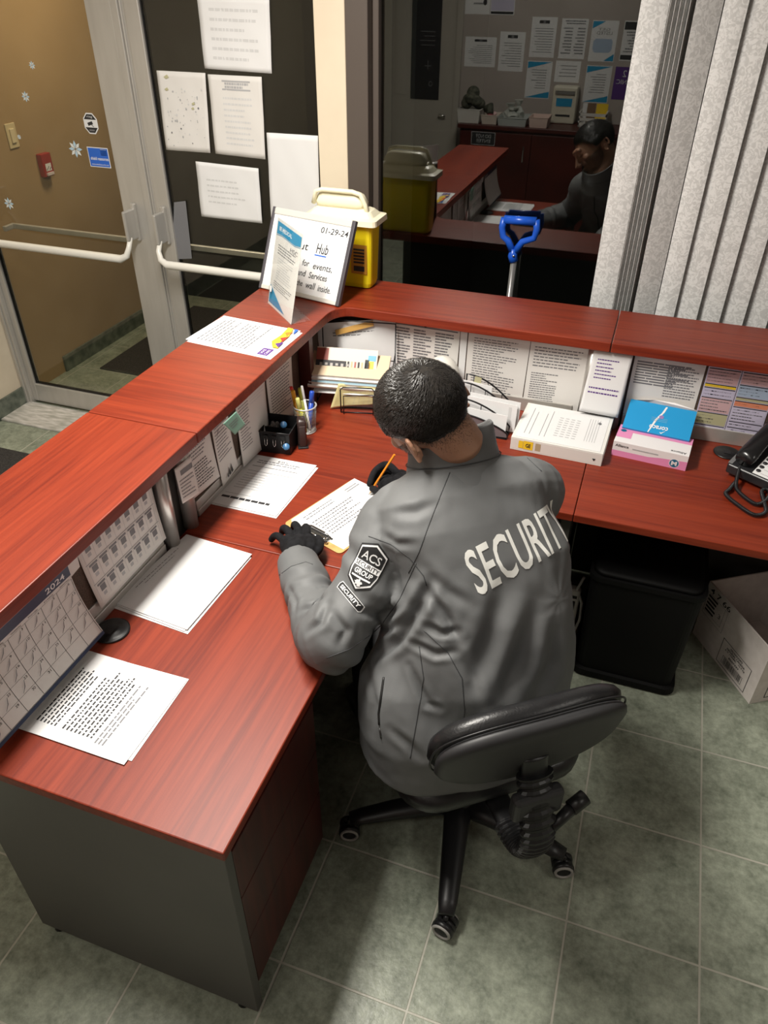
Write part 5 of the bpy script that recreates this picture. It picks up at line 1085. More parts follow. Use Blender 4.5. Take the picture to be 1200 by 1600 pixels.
# J bar with ribbed boot
P_ = [BC+bn*.028-bv*.02, BC+bn*.052-bv*.07, CH(.0, -.385, .55), CH(0, -.375, .47), CH(0, -.32, .425), CH(0, -.22, .41), CH(0, -.10, .41)]
J = cr_(P_, 8); b = MB(); rings = []
for i, p_ in enumerate(J):
    t = (J[min(i+1, len(J)-1)]-J[max(i-1, 0)]).normalized(); nrm = t.cross(RT).normalized()
    rings.append([p_+RT*(.032*math.cos(q))+nrm*(.012*math.sin(q)) for q in [2*math.pi*j/12 for j in range(12)]])
b.loft(rings); b.build('back_bar', BLACK, r)
b = MB(); rings = []; JJ = cr_(P_, 24)[22:110]
for i, p_ in enumerate(JJ):
    t = (JJ[min(i+1, len(JJ)-1)]-JJ[max(i-1, 0)]).normalized(); nrm = t.cross(RT).normalized(); g = 1.18 if i % 4 < 2 else .98
    rings.append([p_+RT*(.037*g*math.cos(q))+nrm*(.019*g*math.sin(q)) for q in [2*math.pi*j/16 for j in range(16)]])
b.loft(rings, smooth=False); b.build('ribbed_boot', BLACK, r)
b = MB(); b.box((-.06, -.375, .585), (.06, -.34, .66), 0, CHX); b.build('back_bracket', SHELL, r, bevel=.012, seg=3)
b = MB(); b.tube([CH(.03, -.39, .56), CH(.09, -.37, .58)], [.012, .015], n=12); b.tube([CH(.085, -.37, .578), CH(.125, -.36, .588)], .018, n=12); b.build('adjust_knob', BLACK, r)
b = MB(); b.tube([CH(-.08, .02, .41), CH(-.20, .0, .41), CH(-.245, -.01, .405)], [.006, .006, .012], n=8); b.build('lift_lever', BLACK, r)

# ================================================================ THE PERSON
def remesh(parts, name, mats, parent, vox=.006, smooth=6, fn=None):
    o = parts.build(name, mats)
    m = o.modifiers.new('r', 'REMESH'); m.mode = 'VOXEL'; m.voxel_size = vox; m.use_smooth_shade = True
    s = o.modifiers.new('s', 'SMOOTH'); s.factor = .5; s.iterations = smooth
    dg = bpy.context.evaluated_depsgraph_get(); me = bpy.data.meshes.new_from_object(o.evaluated_get(dg)); o.modifiers.clear(); o.data = me
    me.name = name
    if fn:
        me.update(); ns = [v_.normal.copy() for v_ in me.vertices]
        for i, v_ in enumerate(me.vertices): v_.co = fn(v_.co.copy(), ns[i])
        me.update()
    me.polygons.foreach_set('use_smooth', [True]*len(me.polygons))
    if not isinstance(mats, (list, tuple)): mats = [mats]
    me.materials.clear()
    for q in mats: me.materials.append(q)
    if parent: o.parent = parent; o.matrix_parent_inverse = Matrix.Translation(-V(root_loc(parent)))
    return o
PR = thing('person', (HX, HY, .5), 'seated man in a grey security jacket and black gloves writing at the desk', 'person')
JKT = noisy(mat('grey_softshell', (.14, .145, .15), .62), (.118, .122, .124), (.135, .139, .141), 6, bump=.12, bscale=500)
JKD = mat('dark_seam', (.045, .047, .05), .7)
# ---- torso rings: centre, half width (RT), half depth, forward lean of the ring
def ring(c, a, d, n_up, e=2.4, N_=40, back=1.0):
    f = (FW - n_up*FW.dot(n_up)).normalized(); out = []
    for j in range(N_):
        q = 2*math.pi*j/N_; cc, ss = math.cos(q), math.sin(q)
        x = a*abs(cc)**(2/e)*(1 if cc > 0 else -1); y = d*abs(ss)**(2/e)*(1 if ss > 0 else -1)
        out.append(V(c)+RT*x+f*y)
    return out
SP = [((.332, .622, .485), .262, .170), ((.324, .616, .50), .272, .180), ((.324, .621, .60), .272, .172), ((.314, .649, .72), .254, .158), ((.312, .706, .84), .232, .150),
      ((.296, .770, .94), .222, .145), ((.246, .800, 1.01), .222, .138), ((.218, .835, 1.07), .212, .120), ((.203, .862, 1.11), .160, .095), ((.19, .885, 1.14), .08, .07)]
T = MB(); rings = []
for i, (c, a, d) in enumerate(SP):
    t = V(SP[min(i+1, len(SP)-1)][0])-V(SP[max(i-1, 0)][0]); t.normalize(); rings.append(ring(c, a, d, t))
T.loft(rings)
shL, shR = V((.085, .742, 1.020)), V((.366, .950, 1.040)); elL, elR = V((.004, .512, .808)), V((.25, 1.20, .815)); wrL, wrR = V((-.198, .772, .785)), V((.015, 1.205, .792))
def sleeve(pts, rads):
    S_ = cr_([V(p) for p in pts], 6); rr = []
    for i in range(len(rads)-1):
        for k in range(6): t = k/6; rr.append(rads[i]*(1-t)+rads[i+1]*t)
    rr.append(rads[-1]); T.tube(S_, rr, n=22)
sleeve([(.16, .805, 1.04), shL, (.060, .635, .925), elL, (-.095, .640, .795), wrL], [.085, .082, .077, .071, .062, .054])
sleeve([(.27, .885, 1.055), shR, (.35, 1.08, .93), elR, (.13, 1.215, .80), wrR], [.085, .088, .078, .066, .058, .050])
T.tube(cr_([V((.13, .83, 1.09)), at(664, 797, 2, 1.06), at(626, 818, 2, 1.02), at(604, 852, 2, .97), at(598, 885, 2, .90)], 5), [.05]*6+[.042]*5+[.038]*5+[.038]*5, n=16)
T.tube(cr_([V((.16, .80, 1.085)), V((.20, .865, 1.09)), V((.30, .93, 1.075)), V((.36, .965, 1.05))], 5), [.055]*6+[.06]*5+[.06]*5, n=16)
def seg_d(p, a, b_):
    ab = b_-a; t = max(0, min(1, (p-a).dot(ab)/ab.length_squared)); return (p-(a+ab*t)).length, t
def folds(p, n_):
    d = 0.0
    # elbow bunching, both arms
    for sh, el, wr in ((shL, elL, wrL), (shR, elR, wrR)):
        de = (p-el).length
        if de < .20:
            ax = (wr-sh).normalized(); g = math.exp(-(de/.11)**2)
            u_ = (p-el).dot((wr-el).normalized()); v_ = (p-el).dot((sh-el).normalized())
            d += g*.0065*math.sin((u_-v_)*95+3*noise.noise(p*9))*(.6+.4*noise.noise(p*14))
        df, t = seg_d(p, el, wr)
        if df < .09 and t > .15: d += .0035*math.sin(t*26+4*noise.noise(p*12))*math.sin(math.pi*min(1, t))
        du, t = seg_d(p, sh, el)
        if du < .11: d += .0038*math.sin(t*17+5*noise.noise(p*8))*math.sin(math.pi*t)
    # armpit radiating folds
    for s_, sh in ((-1, shL), (1, shR)):
        ap = sh + RT*(-s_)*.035 - UP*.12 - FW*.02; q = p-ap; l_ = q.length
        if l_ < .30:
            an = math.atan2(q.z, q.dot(RT)*s_*-1+1e-6); d += .0075*math.exp(-(l_/.15)**2)*math.sin(an*9+2.5*noise.noise(p*7))
    # waist: long diagonal drapes over the back
    bz = max(0, min(1, (1.02-p.z)/.35))*max(0, min(1, (p.z-.50)/.15+.3))
    q = p.dot(RT)*16 + p.z*9
    d += bz*(.012*noise.noise(V((q*.45, p.z*4, 3.1)))*2 + .0045*math.sin(q*1.6+4*noise.noise(p*5)))
    d += .0035*noise.noise(p*9) + .0012*noise.noise(p*28)
    return p + n_*d
JK = remesh(T, 'jacket', [JKT, JKD], PR, .0052, 5, folds)
# flatten where sleeves rest on the desk
for v_ in JK.data.vertices:
    if v_.co.z < HD+.001 and v_.co.z > HD-.08 and (v_.co.x < .0 or v_.co.y > 1.12): v_.co.z = HD+.001
FOLDS = [([(672, 912), (650, 955), (622, 1000), (585, 1030)], .020, .013), ([(668, 920), (700, 970), (722, 1010)], .010, .010), ([(660, 975), (690, 990), (722, 986)], .009, .008), ([(640, 1002), (680, 1022), (718, 1018)], .008, .008),
    ([(640, 1040), (656, 1075), (668, 1100), (690, 1108)], .008, .008), ([(845, 940), (815, 1030), (775, 1110)], .014, .026), ([(790, 915), (765, 1000), (735, 1080)], .011, .022), ([(868, 960), (862, 1040), (835, 1100)], .012, .022),
    ([(712, 1165), (750, 1135), (790, 1112)], .009, .010), ([(505, 932), (488, 948), (468, 955)], .009, .008), ([(512, 945), (500, 972), (478, 990)], .010, .009), ([(520, 960), (540, 985), (530, 1010)], .007, .009), ([(450, 915), (462, 940), (460, 962)], .005, .007),
    ([(560, 955), (595, 962), (630, 948)], .007, .010), ([(575, 985), (610, 985), (640, 965)], .007, .009), ([(720, 750), (775, 770), (845, 790)], .006, .022), ([(610, 800), (650, 800), (690, 780)], .005, .012), ([(596, 835), (620, 850), (648, 850)], .006, .009),
    ([(610, 1140), (640, 1165), (660, 1190)], .006, .010), ([(575, 1050), (585, 1100), (580, 1150)], .006, .012), ([(700, 1000), (740, 1060), (752, 1110)], .006, .012), ([(655, 880), (700, 925), (745, 950)], .006, .012)]
_t = BVHTree.FromPolygons([v_.co.copy() for v_ in JK.data.vertices], [list(q.vertices) for q in JK.data.polygons])
lines_ = []
for path, amp, wid in FOLDS:
    L3 = []
    for (x0, y0), (x1, y1) in zip(path, path[1:]):
        for k in range(8):
            h = _t.ray_cast(CL, ray(x0+(x1-x0)*k/8, y0+(y1-y0)*k/8).normalized())
            if h[0]: L3.append(h[0])
    if len(L3) > 3: lines_.append((L3, amp, wid))
import numpy as np
JK.data.update(); NV_ = len(JK.data.vertices)
co = np.array([tuple(v_.co) for v_ in JK.data.vertices]); nn_ = np.array([tuple(v_.normal) for v_ in JK.data.vertices]); disp = np.zeros(NV_)
for L3, amp, wid in lines_:
    A_ = np.array([tuple(q) for q in L3]); best = np.full(NV_, 9.0); tpos = np.zeros(NV_); m_ = len(A_)-1
    for k in range(m_):
        a0, a1 = A_[k], A_[k+1]; ab = a1-a0; L2 = max(1e-9, (ab*ab).sum()); t_ = np.clip(((co-a0)@ab)/L2, 0, 1); dd = np.linalg.norm(co-(a0+t_[:, None]*ab), axis=1)
        m2 = dd < best; best[m2] = dd[m2]; tpos[m2] = (k+t_[m2])/m_
    sel = best < wid*4; x_ = best/wid; tp = np.sin(np.pi*(.08+.84*tpos))
    disp += np.where(sel, amp*tp*(-np.exp(-x_*x_)+.42*np.exp(-(x_-1.9)**2)), 0)
co += nn_*disp[:, None]
JK.data.vertices.foreach_set('co', co.ravel())
JK.data.update()
JB = BVHTree.FromPolygons([v_.co.copy() for v_ in JK.data.vertices], [list(q.vertices) for q in JK.data.polygons])
def jsurf(px, py):
    h = JB.ray_cast(CL, ray(px, py).normalized()); return (h[0], h[1]) if h[0] else None
def seam(pix, name='seam', rr=.0011, m=JKD, off=.0002):
    pts = []
    for (x0, y0), (x1, y1) in zip(pix, pix[1:]):
        n = max(2, int(math.hypot(x1-x0, y1-y0)/5))
        for k in range(n):
            h = jsurf(x0+(x1-x0)*k/n, y0+(y1-y0)*k/n)
            if h: pts.append(h[0]+h[1]*off)
    if len(pts) > 3:
        out = [pts[0]]
        for p_ in pts[1:]:
            if (p_-out[-1]).length < .06: out.append(p_)
        MB().tube(out, rr, n=6).build(name, m, JK)
for s_ in ([(703, 738), (690, 770), (672, 815), (655, 862), (636, 900)], [(576, 838), (610, 850), (640, 872), (662, 900), (668, 920)], [(650, 880), (625, 935), (590, 985), (545, 1015), (505, 1030)],
           [(662, 985), (700, 1020), (722, 1060), (726, 1110), (722, 1150)], [(655, 1010), (662, 1060), (652, 1120), (640, 1190)], [(790, 702), (820, 712), (850, 740)], [(432, 902), (455, 885), (478, 878), (494, 884)]): seam(s_)
# decals that follow the cloth
def decal_frame(bl, br, tl):
    a, b_, c_ = jsurf(*bl), jsurf(*br), jsurf(*tl); O = a[0]; U = (b_[0]-O); Wd = (c_[0]-O); return O, U, Wd
def project(mb, fn2d, polys, O, U, Wd, m, off=.0012, flip=False):
    N_ = U.cross(Wd).normalized()
    if N_.dot(CL-O) < 0: N_ = -N_
    out = []
    for x, y in polys[0]:
        p_ = O+U*x+Wd*y; h = JB.ray_cast(p_+N_*.15, -N_)
        out.append(h[0]+h[1]*off if h[0] else None)
    ok = [f for f in polys[1] if all(out[i] is not None for i in f) and max((out[f[i]]-out[f[i-1]]).length for i in range(len(f))) < .03]
    mb.add([q or O for q in out], ok, m)
def dense(vs, fs, w_):
    """triangulate + subdivide a 2D glyph mesh so it can follow cloth"""
    bm = bmesh.new(); vv = [bm.verts.new((x, y, 0)) for x, y in vs]
    for f in fs:
        try: bm.faces.new([vv[i] for i in f])
        except ValueError: pass
    bmesh.ops.triangulate(bm, faces=bm.faces[:])
    for _ in range(4):
        ed = [e for e in bm.edges if math.hypot((e.verts[0].co.x-e.verts[1].co.x)*w_[0], (e.verts[0].co.y-e.verts[1].co.y)*w_[1]) > .008]
        if not ed: break
        bmesh.ops.subdivide_edges(bm, edges=ed, cuts=1); bmesh.ops.triangulate(bm, faces=bm.faces[:])
    bm.verts.ensure_lookup_table(); bm.verts.index_update(); r_ = ([(v_.co.x, v_.co.y) for v_ in bm.verts], [[v_.index for v_ in f.verts] for f in bm.faces]); bm.free(); return r_
def dtext(mb, t, O, U, Wd, x0, y0, x1, y1, m, off, bold=0):
    vs, fs = glyph(t, bold); sz = (U.length*(x1-x0), Wd.length*(y1-y0)); vs, fs = dense(vs, fs, sz); project(mb, None, ([(x0+(x1-x0)*x, y0+(y1-y0)*y) for x, y in vs], fs), O, U, Wd, m, off)
def dpoly(mb, pts, O, U, Wd, m, off):
    vs, fs = dense(pts, [list(range(len(pts)))], (U.length, Wd.length)); project(mb, None, (vs, fs), O, U, Wd, m, off)
REFL = mat('reflective_white', (.80, .80, .76), .5); PBK = mat('patch_black', (.012, .012, .013), .6); PWH = mat('patch_white', (.75, .75, .75), .6)
mb = MB(); S0, S1, S2 = jsurf(749, 932), jsurf(872, 860), jsurf(723, 868)
O = S0[0]; U = (S1[0]-O)/.81; Wd = (S2[0]-O)*1.06; Wd = Wd - U.normalized()*Wd.dot(U.normalized())*.1
dtext(mb, 'SECURITY', O, U, Wd, 0, 0, 1.06, 1, 0, .0012, .012); mb.build('back_lettering', REFL, JK)
mb = MB(); O, U, Wd = decal_frame((553, 918), (594, 908), (567, 851)); 
O, U, Wd = decal_frame((548, 900), (582, 918), (566, 850)); 
O = jsurf(551, 884)[0]; U = jsurf(588, 906)[0]-O; Wd = (jsurf(567, 852)[0]-O)/.86
shield = [(.06, -.02), (.12, -.42), (.50, -.52), (.88, -.42), (1.0, 0), (1.0, .92), (.5, 1.14), (0, .92), (0, .2)]
cx_, cy_ = .5, .3
sc = lambda g: [(cx_+(x-cx_)*g, cy_+(y-cy_)*g) for x, y in shield]
shield = [(0, 0), (.06, -.32), (.5, -.62), (.94, -.32), (1, 0), (1, .86), (.5, 1.12), (0, .86)]
dpoly(mb, sc(1.13), O, U, Wd, 0, .0012); dpoly(mb, sc(1.03), O, U, Wd, 1, .0018); dpoly(mb, sc(.94), O, U, Wd, 0, .0024)
dpoly(mb, [(.0, .12), (1, .12), (1, .36), (0, .36)], O, U, Wd, 1, .003)
dtext(mb, 'ACS', O, U, Wd, .14, .46, .86, .80, 1, .0036, .01); dtext(mb, 'SECURITY', O, U, Wd, .05, .15, .95, .33, 0, .0038, .01); dtext(mb, 'GROUP', O, U, Wd, .16, -.12, .84, .06, 1, .0036, .02)
dpoly(mb, [(.14, -.24), (.86, -.24), (.86, -.18), (.14, -.18)], O, U, Wd, 1, .0036)
leaf = [(0, -.12), (.02, -.05), (.10, -.07), (.085, -.02), (.14, .03), (.09, .04), (.09, .08), (.045, .05), (.03, .10), (0, .15)]
leaf = leaf + [(-x, y) for x, y in leaf[::-1][1:-1]]
dpoly(mb, [(.5+x*1.15, -.40+y*1.15) for x, y in leaf], O, U, Wd, 1, .0036)
mb.build('shield_patch', [PBK, PWH], JK)
mb = MB(); O = jsurf(530, 919)[0]; U = jsurf(556, 951)[0]-O; Wd = (jsurf(535, 909)[0]-O); Wd = Wd-U.normalized()*Wd.dot(U.normalized())
dpoly(mb, [(-.10, -.15), (1.12, -.15), (1.17, .2), (1.12, 1.2), (-.10, 1.2), (-.15, .6)], O, U, Wd, 1, .0012); dpoly(mb, [(-.07, -.05), (1.09, -.05), (1.13, .2), (1.09, 1.1), (-.07, 1.1), (-.11, .6)], O, U, Wd, 0, .0018); dtext(mb, 'SECURITY', O, U, Wd, .0, .22, 1.02, .86, 1, .0028, .03); mb.build('name_patch', [PBK, PWH], JK)
# pocket zip
seam([(600, 1058), (596, 1085), (592, 1115), (593, 1138)], 'zip_tape', .0032, mat('zip_black', (.01, .01, .01), .5)); seam([(593, 1138), (595, 1148), (596, 1158)], 'zip_pull', .0026, mat('zip_metal', (.12, .12, .12), .3, .8))
zp = []
for k in range(24):
    z_ = .60+.46*k/23; c_ = V((.345, .640, z_)) if z_ < .62 else V((.345-.26*(z_-.6)*.9, .640+.36*(z_-.6)*1.2, z_))
    h = JB.ray_cast(c_+FW*.6, -FW)
    if h[0] and (not zp or (h[0]-zp[-1]).length < .06): zp.append(h[0]+h[1]*.001)
if len(zp) > 3: MB().tube(zp, .0035, n=6).build('front_zip', mat('zip_dark', (.01, .01, .01), .5), JK)
# ---- collar
NB = V((.200, .866, 1.125)); nax = V((-.30, .36, 1)).normalized()     # axis of the neck, leaning forward
NR = (RT - nax*RT.dot(nax)).normalized(); NF = nax.cross(NR)
if NF.dot(FW) < 0: NF = -NF
b = MB(); rings = []; N_ = 48
def cring(h, rr, t=0):
    out = []
    for j in range(N_):
        q = 2*math.pi*j/N_; s_ = math.sin(q); k = 1.0
        dip = -.030*max(0, s_)                         # lower at the throat
        out.append(NB+NF*.012+NR*(rr*1.12*math.cos(q))+NF*(rr*1.10*s_)+nax*(h+dip*(h > .02)))
    return out
for h, rr in ((-.045, .118), (-.015, .108), (.015, .100), (.045, .096), (.094, .0935), (.099, .091), (.094, .0885), (.045, .088), (.015, .091), (-.03, .10)): rings.append(cring(h, rr))
b.loft(rings, cap=False); 
for i in range(len(b.v)):
    p_ = V(b.v[i]); p_ += (p_-NB).normalized()*.0035*noise.noise(p_*22); b.v[i] = tuple(p_)
col = b.build('collar', JKT, JK)
b = MB(); b.tube([V(p_)+(V(p_)-NB-NF*.012).normalized()*.001 for p_ in cring(.020, .1015)], .0014, n=6, closed=True); b.build('collar_seam', JKD, col)
# ---- head (continuous body: head, neck and core inside the clothes)
HCEN = at(664, 648, 2, 1.262); yaw = math.radians(55); pitch = math.radians(32); roll = math.radians(-25)
fd = V((-math.sin(yaw), math.cos(yaw), 0)); fd = (fd*math.cos(pitch) - UP*math.sin(pitch)).normalized(); hr = V((math.cos(yaw), math.sin(yaw), 0)); hu = hr.cross(fd).normalized()
RM = Matrix.Rotation(roll, 3, fd); hr = RM @ hr; hu = RM @ hu
K = 1.15
def HP(x, y, z): return HCEN + (hr*x + fd*y + hu*z)*K
HX4 = Matrix(((hr.x, fd.x, hu.x), (hr.y, fd.y, hu.y), (hr.z, fd.z, hu.z))) * K
SKN = noisy(mat('skin', (.45, .24, .15), .5), (.36, .185, .115), (.43, .23, .145), 14, bump=.1, bscale=200); SKN.node_tree.nodes['Principled BSDF'].inputs['Subsurface Weight'].default_value = .12
SKN.node_tree.nodes['Principled BSDF'].inputs['Subsurface Radius'].default_value = (.01, .004, .002)
b = MB()
b.ell(HP(0, -.012, .018), (.076, .097, .086), X=HX4); b.ell(HP(0, .030, -.010), (.068, .064, .085), X=HX4); b.ell(HP(0, .040, -.062), (.052, .050, .048), X=HX4)
b.ell(HP(0, .078, -.092), (.024, .018, .018), X=HX4); b.ell(HP(0, .086, .028), (.052, .016, .016), X=HX4)
b.tube([HP(0, .088, .020), HP(0, .104, -.010), HP(0, .118, -.030), HP(0, .104, -.036)], [.010, .012, .0145, .010], n=10)
for s_ in (-1, 1):
    b.ell(HP(s_*.012, .104, -.033), (.009, .010, .008), X=HX4); b.ell(HP(s_*.042, .070, -.018), (.020, .018, .018), X=HX4); b.ell(HP(s_*.030, .083, .006), (.013, .010, .010), X=HX4)
b.ell(HP(0, .094, -.060), (.023, .010, .006), X=HX4); b.ell(HP(0, .091, -.071), (.019, .010, .007), X=HX4)
b.tube([HP(0, -.030, -.03), HP(0, -.035, -.075), V(NB)+NF*.012+nax*.02, V(NB)-nax*.05, V((.25, .78, .98)), V((.33, .66, .65)), V((.35, .64, .52))], [.062, .060, .063, .070, .085, .085, .09], n=20)
skull = MB(); skull.add(b.v, b.f, 0, True)
skull_o = remesh(skull, 'skull_tmp', SKN, None, .0036, 5)
BB = BVHTree.FromPolygons([v_.co.copy() for v_ in skull_o.data.vertices], [list(q.vertices) for q in skull_o.data.polygons]); bpy.data.objects.remove(skull_o)
# ears
for s_ in (-1, 1):
    ec = HP(s_*(.077 if s_ < 0 else .070), -.022, -.022); out_ = (hr*s_*.85 - fd*.5).normalized(); pl = hu*.92+fd*-.25; pl.normalize(); wdv = out_.cross(pl)
    pts = []
    for k in range(13):
        a = -math.pi*.62 + 2*math.pi*.86*k/12; rx = .020 if math.sin(a) > 0 else .015
        pts.append(ec + pl*(.032*math.sin(a)) + (fd*-1*.8+hr*s_*.35)*(-.018*math.cos(a)+.008) + hr*s_*.008)
    b.tube(pts, [.0058]*13, n=8); b.ell(ec+hr*s_*.002, (.007, .016, .026), X=HX4)
bod = remesh(b, 'body', SKN, PR, .0036, 5)
# eyes closed looking down: lids + brows
b = MB()
for s_ in (-1, 1): b.tube([HP(s_*.016, .0925, .030), HP(s_*.032, .0925, .035), HP(s_*.050, .080, .031)], [.0035, .0045, .002], n=8)
HAIRM = noisy(mat('black_hair', (.012, .010, .009), .8, spec=.15), (.008, .007, .0065), (.020, .017, .014), 60, 3, (1, 1, 1), bump=.3, bscale=260)
b.build('eyebrow', HAIRM, PR)
for s_ in (-1, 1):
    b = MB(); b.ell(HP(s_*.031, .082, .008), (.0135, .0125, .0125), X=HX4); b.build('eyelid', SKN, PR)
    b = MB(); b.tube([HP(s_*.020, .0915, .000), HP(s_*.031, .0955, -.002), HP(s_*.042, .0905, .000)], .0014, n=6); b.build('eyelash', HAIRM, PR)
rn = random.Random(7)
def head_dir(th, ph): return V((math.sin(ph)*math.cos(th), math.sin(ph)*math.sin(th), math.cos(ph)))   # local x right, y front, z up
def onhead(d):
    c0_ = HP(0, -.005, .0); w_ = (hr*d.x+fd*d.y+hu*d.z).normalized(); h = BB.ray_cast(c0_+w_*.25, -w_)
    if not h[0]: return None
    return (h[0], h[1], w_)
# hair cap as a displaced shell over the skull; hairline by direction
def hairmask(d):
    # >0 inside hair : front hairline, temples, nape
    z = d.z; y = d.y; x = abs(d.x)
    pts_ = ((-1.1, -.44), (-.5, -.44), (-.22, .02), (.10, .06), (.28, .0), (.42, .30), (.60, .62), (1.1, .72))
    for (y0, z0), (y1, z1) in zip(pts_, pts_[1:]):
        if y <= y1: line = z0+(z1-z0)*(y-y0)/(y1-y0); break
    return z - line + .05*noise.noise(V((d.x*6, d.y*6, d.z*6)))
b = MB(); NU, NV = 120, 90; grid = {}
def thick(d):
    m = hairmask(d); low = max(0, min(1, (d.z+.45)/.75)); return (.0005+.0135*low**1.1)*max(0, min(1, m/.30))
for j in range(NV+1):
    ph = math.pi*.80*j/NV
    for i in range(NU):
        th = 2*math.pi*i/NU; d = head_dir(th, ph); d_ = d
        h = onhead(d)
        if h is None or hairmask(d) < 0: grid[(i, j)] = None; continue
        tk = thick(d); nz = noise.noise(V((d.x*9, d.y*9, d.z*9)))*.0016+noise.noise(V((d.x*30, d.y*30, d.z*30)))*.0005
        if (h[0]-HP(0, 0, 0)).length > .135*K: grid[(i, j)] = None; continue
        grid[(i, j)] = h[0]+h[1]*(tk*(1+0)+nz*low_ if (low_ := max(0, min(1, (d.z+.2)))) else tk)
idx = {}; vs = []; fs = []
for k_, p_ in grid.items():
    if p_ is not None: idx[k_] = len(vs); vs.append(p_)
for j in range(NV):
    for i in range(NU):
        q = [((i) % NU, j), ((i+1) % NU, j), ((i+1) % NU, j+1), (i, j+1)]
        if all(k_ in idx for k_ in q): fs.append([idx[k_] for k_ in q][::-1])
b.add(vs, fs, 0, True)
# strands sweeping out from the crown whorl
wh = V((.10, -.62, .78)).normalized()
for k in range(20000):
    d = V((rn.gauss(0, 1), rn.gauss(0, 1), rn.gauss(0, 1))).normalized()
    if hairmask(d) < .0 or d.z < -.62: continue
    h = onhead(d)
    if not h or (h[0]-HP(0, 0, 0)).length > .13*K: continue
    tk = thick(d); top = max(0, min(1, (d.z+.1)/.6)); ln = .004+.020*top
    away = (d-wh); away -= d*away.dot(d); sw = d.cross(wh)
    t_ = (away.normalized()*.8 + sw.normalized()*.55 + V((rn.uniform(-.35, .35), rn.uniform(-.35, .35), rn.uniform(-.35, .35)))); tw = (hr*t_.x+fd*t_.y+hu*t_.z); tw = (tw-h[1]*tw.dot(h[1])).normalized()
    p0 = h[0]+h[1]*(tk*.7); p1 = p0+tw*ln*.55+h[1]*(tk*.25+.0025*top); p2 = p0+tw*ln+h[1]*(tk*.2+.0015*top*rn.random()); sd = tw.cross(h[1]).normalized()*(.00035+.0003*top)
    b.add([p0-sd, p0+sd, p1+sd*.8, p1-sd*.8, p2], [(0, 1, 2, 3), (3, 2, 4)], 1)
HSTR = mat('hair_strand', (.020, .017, .015), .38); hair = b.build('hair', [HAIRM, HSTR], PR)
# beard and faded sides: very short strands
b = MB()
for k in range(34000):
    d = V((rn.gauss(0, 1), rn.gauss(0, 1), rn.gauss(0, 1))).normalized(); m = hairmask(d); x, y, z = d
    fade = (-.32 < m < .12 and y < .35) and rn.random() < (1-max(0, -m)/.32)**1.3
    beard = (y > .02 and z < -.30 + .18*(1-y) and z > -.97 and (z < -.42 or abs(x) > .35)) or (y > .7 and -.50 < z < -.38 and abs(x) < .3)
    if not (fade or beard): continue
    h = onhead(d)
    if not h or (h[0]-HP(0, 0, 0)).length > .16*K: continue
    tw = (-hu+h[1]*.5+V((rn.uniform(-.4, .4), rn.uniform(-.4, .4), rn.uniform(-.4, .4)))).normalized(); sd = tw.cross(h[1]).normalized()*.00035; L_ = .003 if fade else .006
    b.add([h[0]-sd, h[0]+sd, h[0]+tw*L_+h[1]*.001], [(0, 1, 2)], 0)
b.build('beard', HSTR, PR)

# ---- gloved hands
GLV = noisy(mat('black_knit_glove', (.012, .012, .013), .9, spec=.2), (.006, .006, .007), (.012, .012, .014), 60, bump=.4, bscale=400)
def hand(wr, palm, fingers, name, lab=None):
    b = MB()
    for pts, rads in palm: b.tube(cr_([V(p_) for p_ in pts], 4), [rads[min(i//4, len(rads)-1)]*(1-(i % 4)/4)+rads[min(i//4+1, len(rads)-1)]*((i % 4)/4) for i in range(4*(len(pts)-1)+1)], n=14)
    for pts, rads in fingers:
        P_ = [V(p_) for p_ in pts]; S_ = cr_(P_, 5); rr = [rads[min(i//5, len(rads)-1)]*(1-(i % 5)/5)+rads[min(i//5+1, len(rads)-1)]*((i % 5)/5) for i in range(5*(len(pts)-1)+1)]
        b.tube(S_, rr, n=12); b.ell(P_[-1], (rads[-1],)*3, nu=12, nv=8)
    o = remesh(b, name, GLV, PR, .0026, 4)
    for v_ in o.data.vertices:
        if v_.co.z < HD+.0055: v_.co.z = HD+.0055
    return o
F_ = [.0125, .0120, .0112, .0102]
hand(wrL, [([(-.175, .742, .785), (-.200, .780, .787), (-.222, .825, .788), (-.226, .868, .786)], [.038, .038, .038, .027]), ([(-.210, .80, .786), (-.250, .842, .785), (-.268, .856, .783)], [.033, .030, .023]), ([(-.19, .80, .783), (-.195, .85, .785), (-.212, .885, .787)], [.030, .026, .018])],
     [([(-.212, .868, .788), (-.226, .905, .794), (-.246, .940, .780), (-.258, .958, .760)], F_), ([(-.232, .868, .789), (-.254, .905, .796), (-.280, .938, .782), (-.292, .952, .758)], F_),
      ([(-.250, .860, .788), (-.279, .890, .794), (-.305, .915, .778), (-.315, .923, .757)], F_), ([(-.264, .845, .786), (-.296, .866, .786), (-.318, .880, .772), (-.330, .882, .755)], [.0118, .0112, .0104, .0094]),
      ([(-.185, .805, .782), (-.170, .850, .784), (-.180, .888, .782), (-.198, .912, .772)], [.017, .0140, .0122, .0105])], 'left_glove')
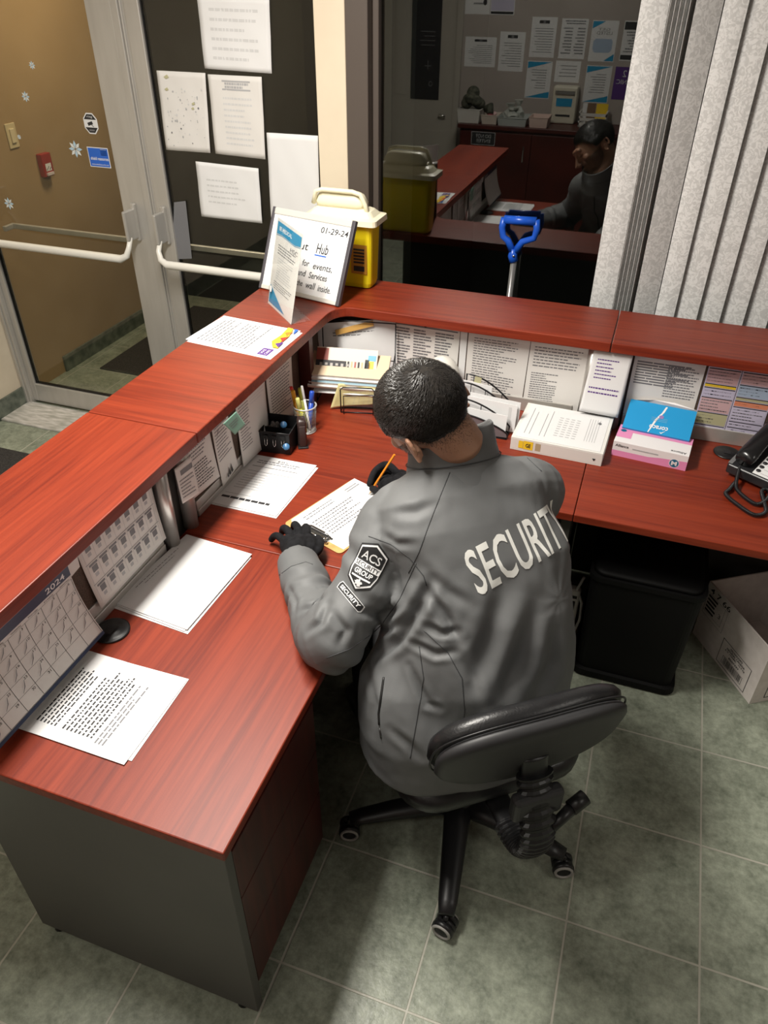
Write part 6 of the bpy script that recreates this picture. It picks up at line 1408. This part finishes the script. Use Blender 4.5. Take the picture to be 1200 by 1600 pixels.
hand(wrR, [([(.045, 1.205, .792), (.010, 1.205, .792), (-.035, 1.215, .798), (-.068, 1.235, .805)], [.035, .033, .034, .024]), ([(.0, 1.20, .785), (-.035, 1.185, .778), (-.06, 1.20, .775)], [.030, .028, .022]), ([(-.02, 1.23, .795), (-.07, 1.262, .795)], [.030, .026]), ([(-.03, 1.20, .79), (-.09, 1.225, .785), (-.115, 1.225, .780)], [.030, .030, .020])],
     [([(-.068, 1.248, .812), (-.112, 1.268, .826), (-.144, 1.248, .806), (-.150, 1.214, .778)], F_), ([(-.066, 1.255, .802), (-.110, 1.272, .806), (-.142, 1.252, .786), (-.143, 1.224, .762)], F_),
      ([(-.060, 1.258, .79), (-.100, 1.272, .785), (-.125, 1.250, .765), (-.105, 1.225, .756)], F_), ([(-.045, 1.25, .78), (-.078, 1.262, .770), (-.098, 1.240, .756), (-.080, 1.215, .754)], [.0118, .0112, .0104, .0094]),
      ([(-.015, 1.178, .790), (-.062, 1.150, .790), (-.098, 1.162, .790), (-.133, 1.192, .779)], [.018, .0150, .0128, .0108])], 'right_glove')
# ---- trousers and shoes
TRS = mat('black_trousers', (.010, .010, .011), .8)
b = MB(); b.ell((.345, .645, .545), (.19, .17, .085))
kn = []
for s_ in (-1, 1):
    hip = V((.345, .645, .555))+RT*s_*.095; knee = CH(s_*.135, .42, .565); ank = CH(s_*.15, .40, .11)
    b.tube(cr_([hip, hip*.5+knee*.5+V((0, 0, .01)), knee, knee*.45+ank*.55+FW*.015, ank], 5), [.095-.0022*i for i in range(21)], n=18); b.ell(knee, (.062,)*3); kn.append(ank)
remesh(b, 'trousers', TRS, PR, .008, 4)
for a_ in kn:
    b = MB(); rings = []
    for y, z0, z1, w_ in ((-.09, .02, .09, .030), (-.06, .0, .11, .040), (0, .0, .125, .042), (.06, .0, .085, .046), (.13, .0, .060, .050), (.17, .0, .05, .042), (.195, .006, .035, .018)):
        rings.append([V((a_.x, a_.y, 0))+FW*(y+.0)+RT*(w_*math.cos(q))+V((0, 0, max(.001, (z0+z1)/2+(z1-z0)/2*math.sin(q)))) for q in [2*math.pi*j/20 for j in range(20)]])
    b.loft(rings); b.build('shoe', BLACK, PR)
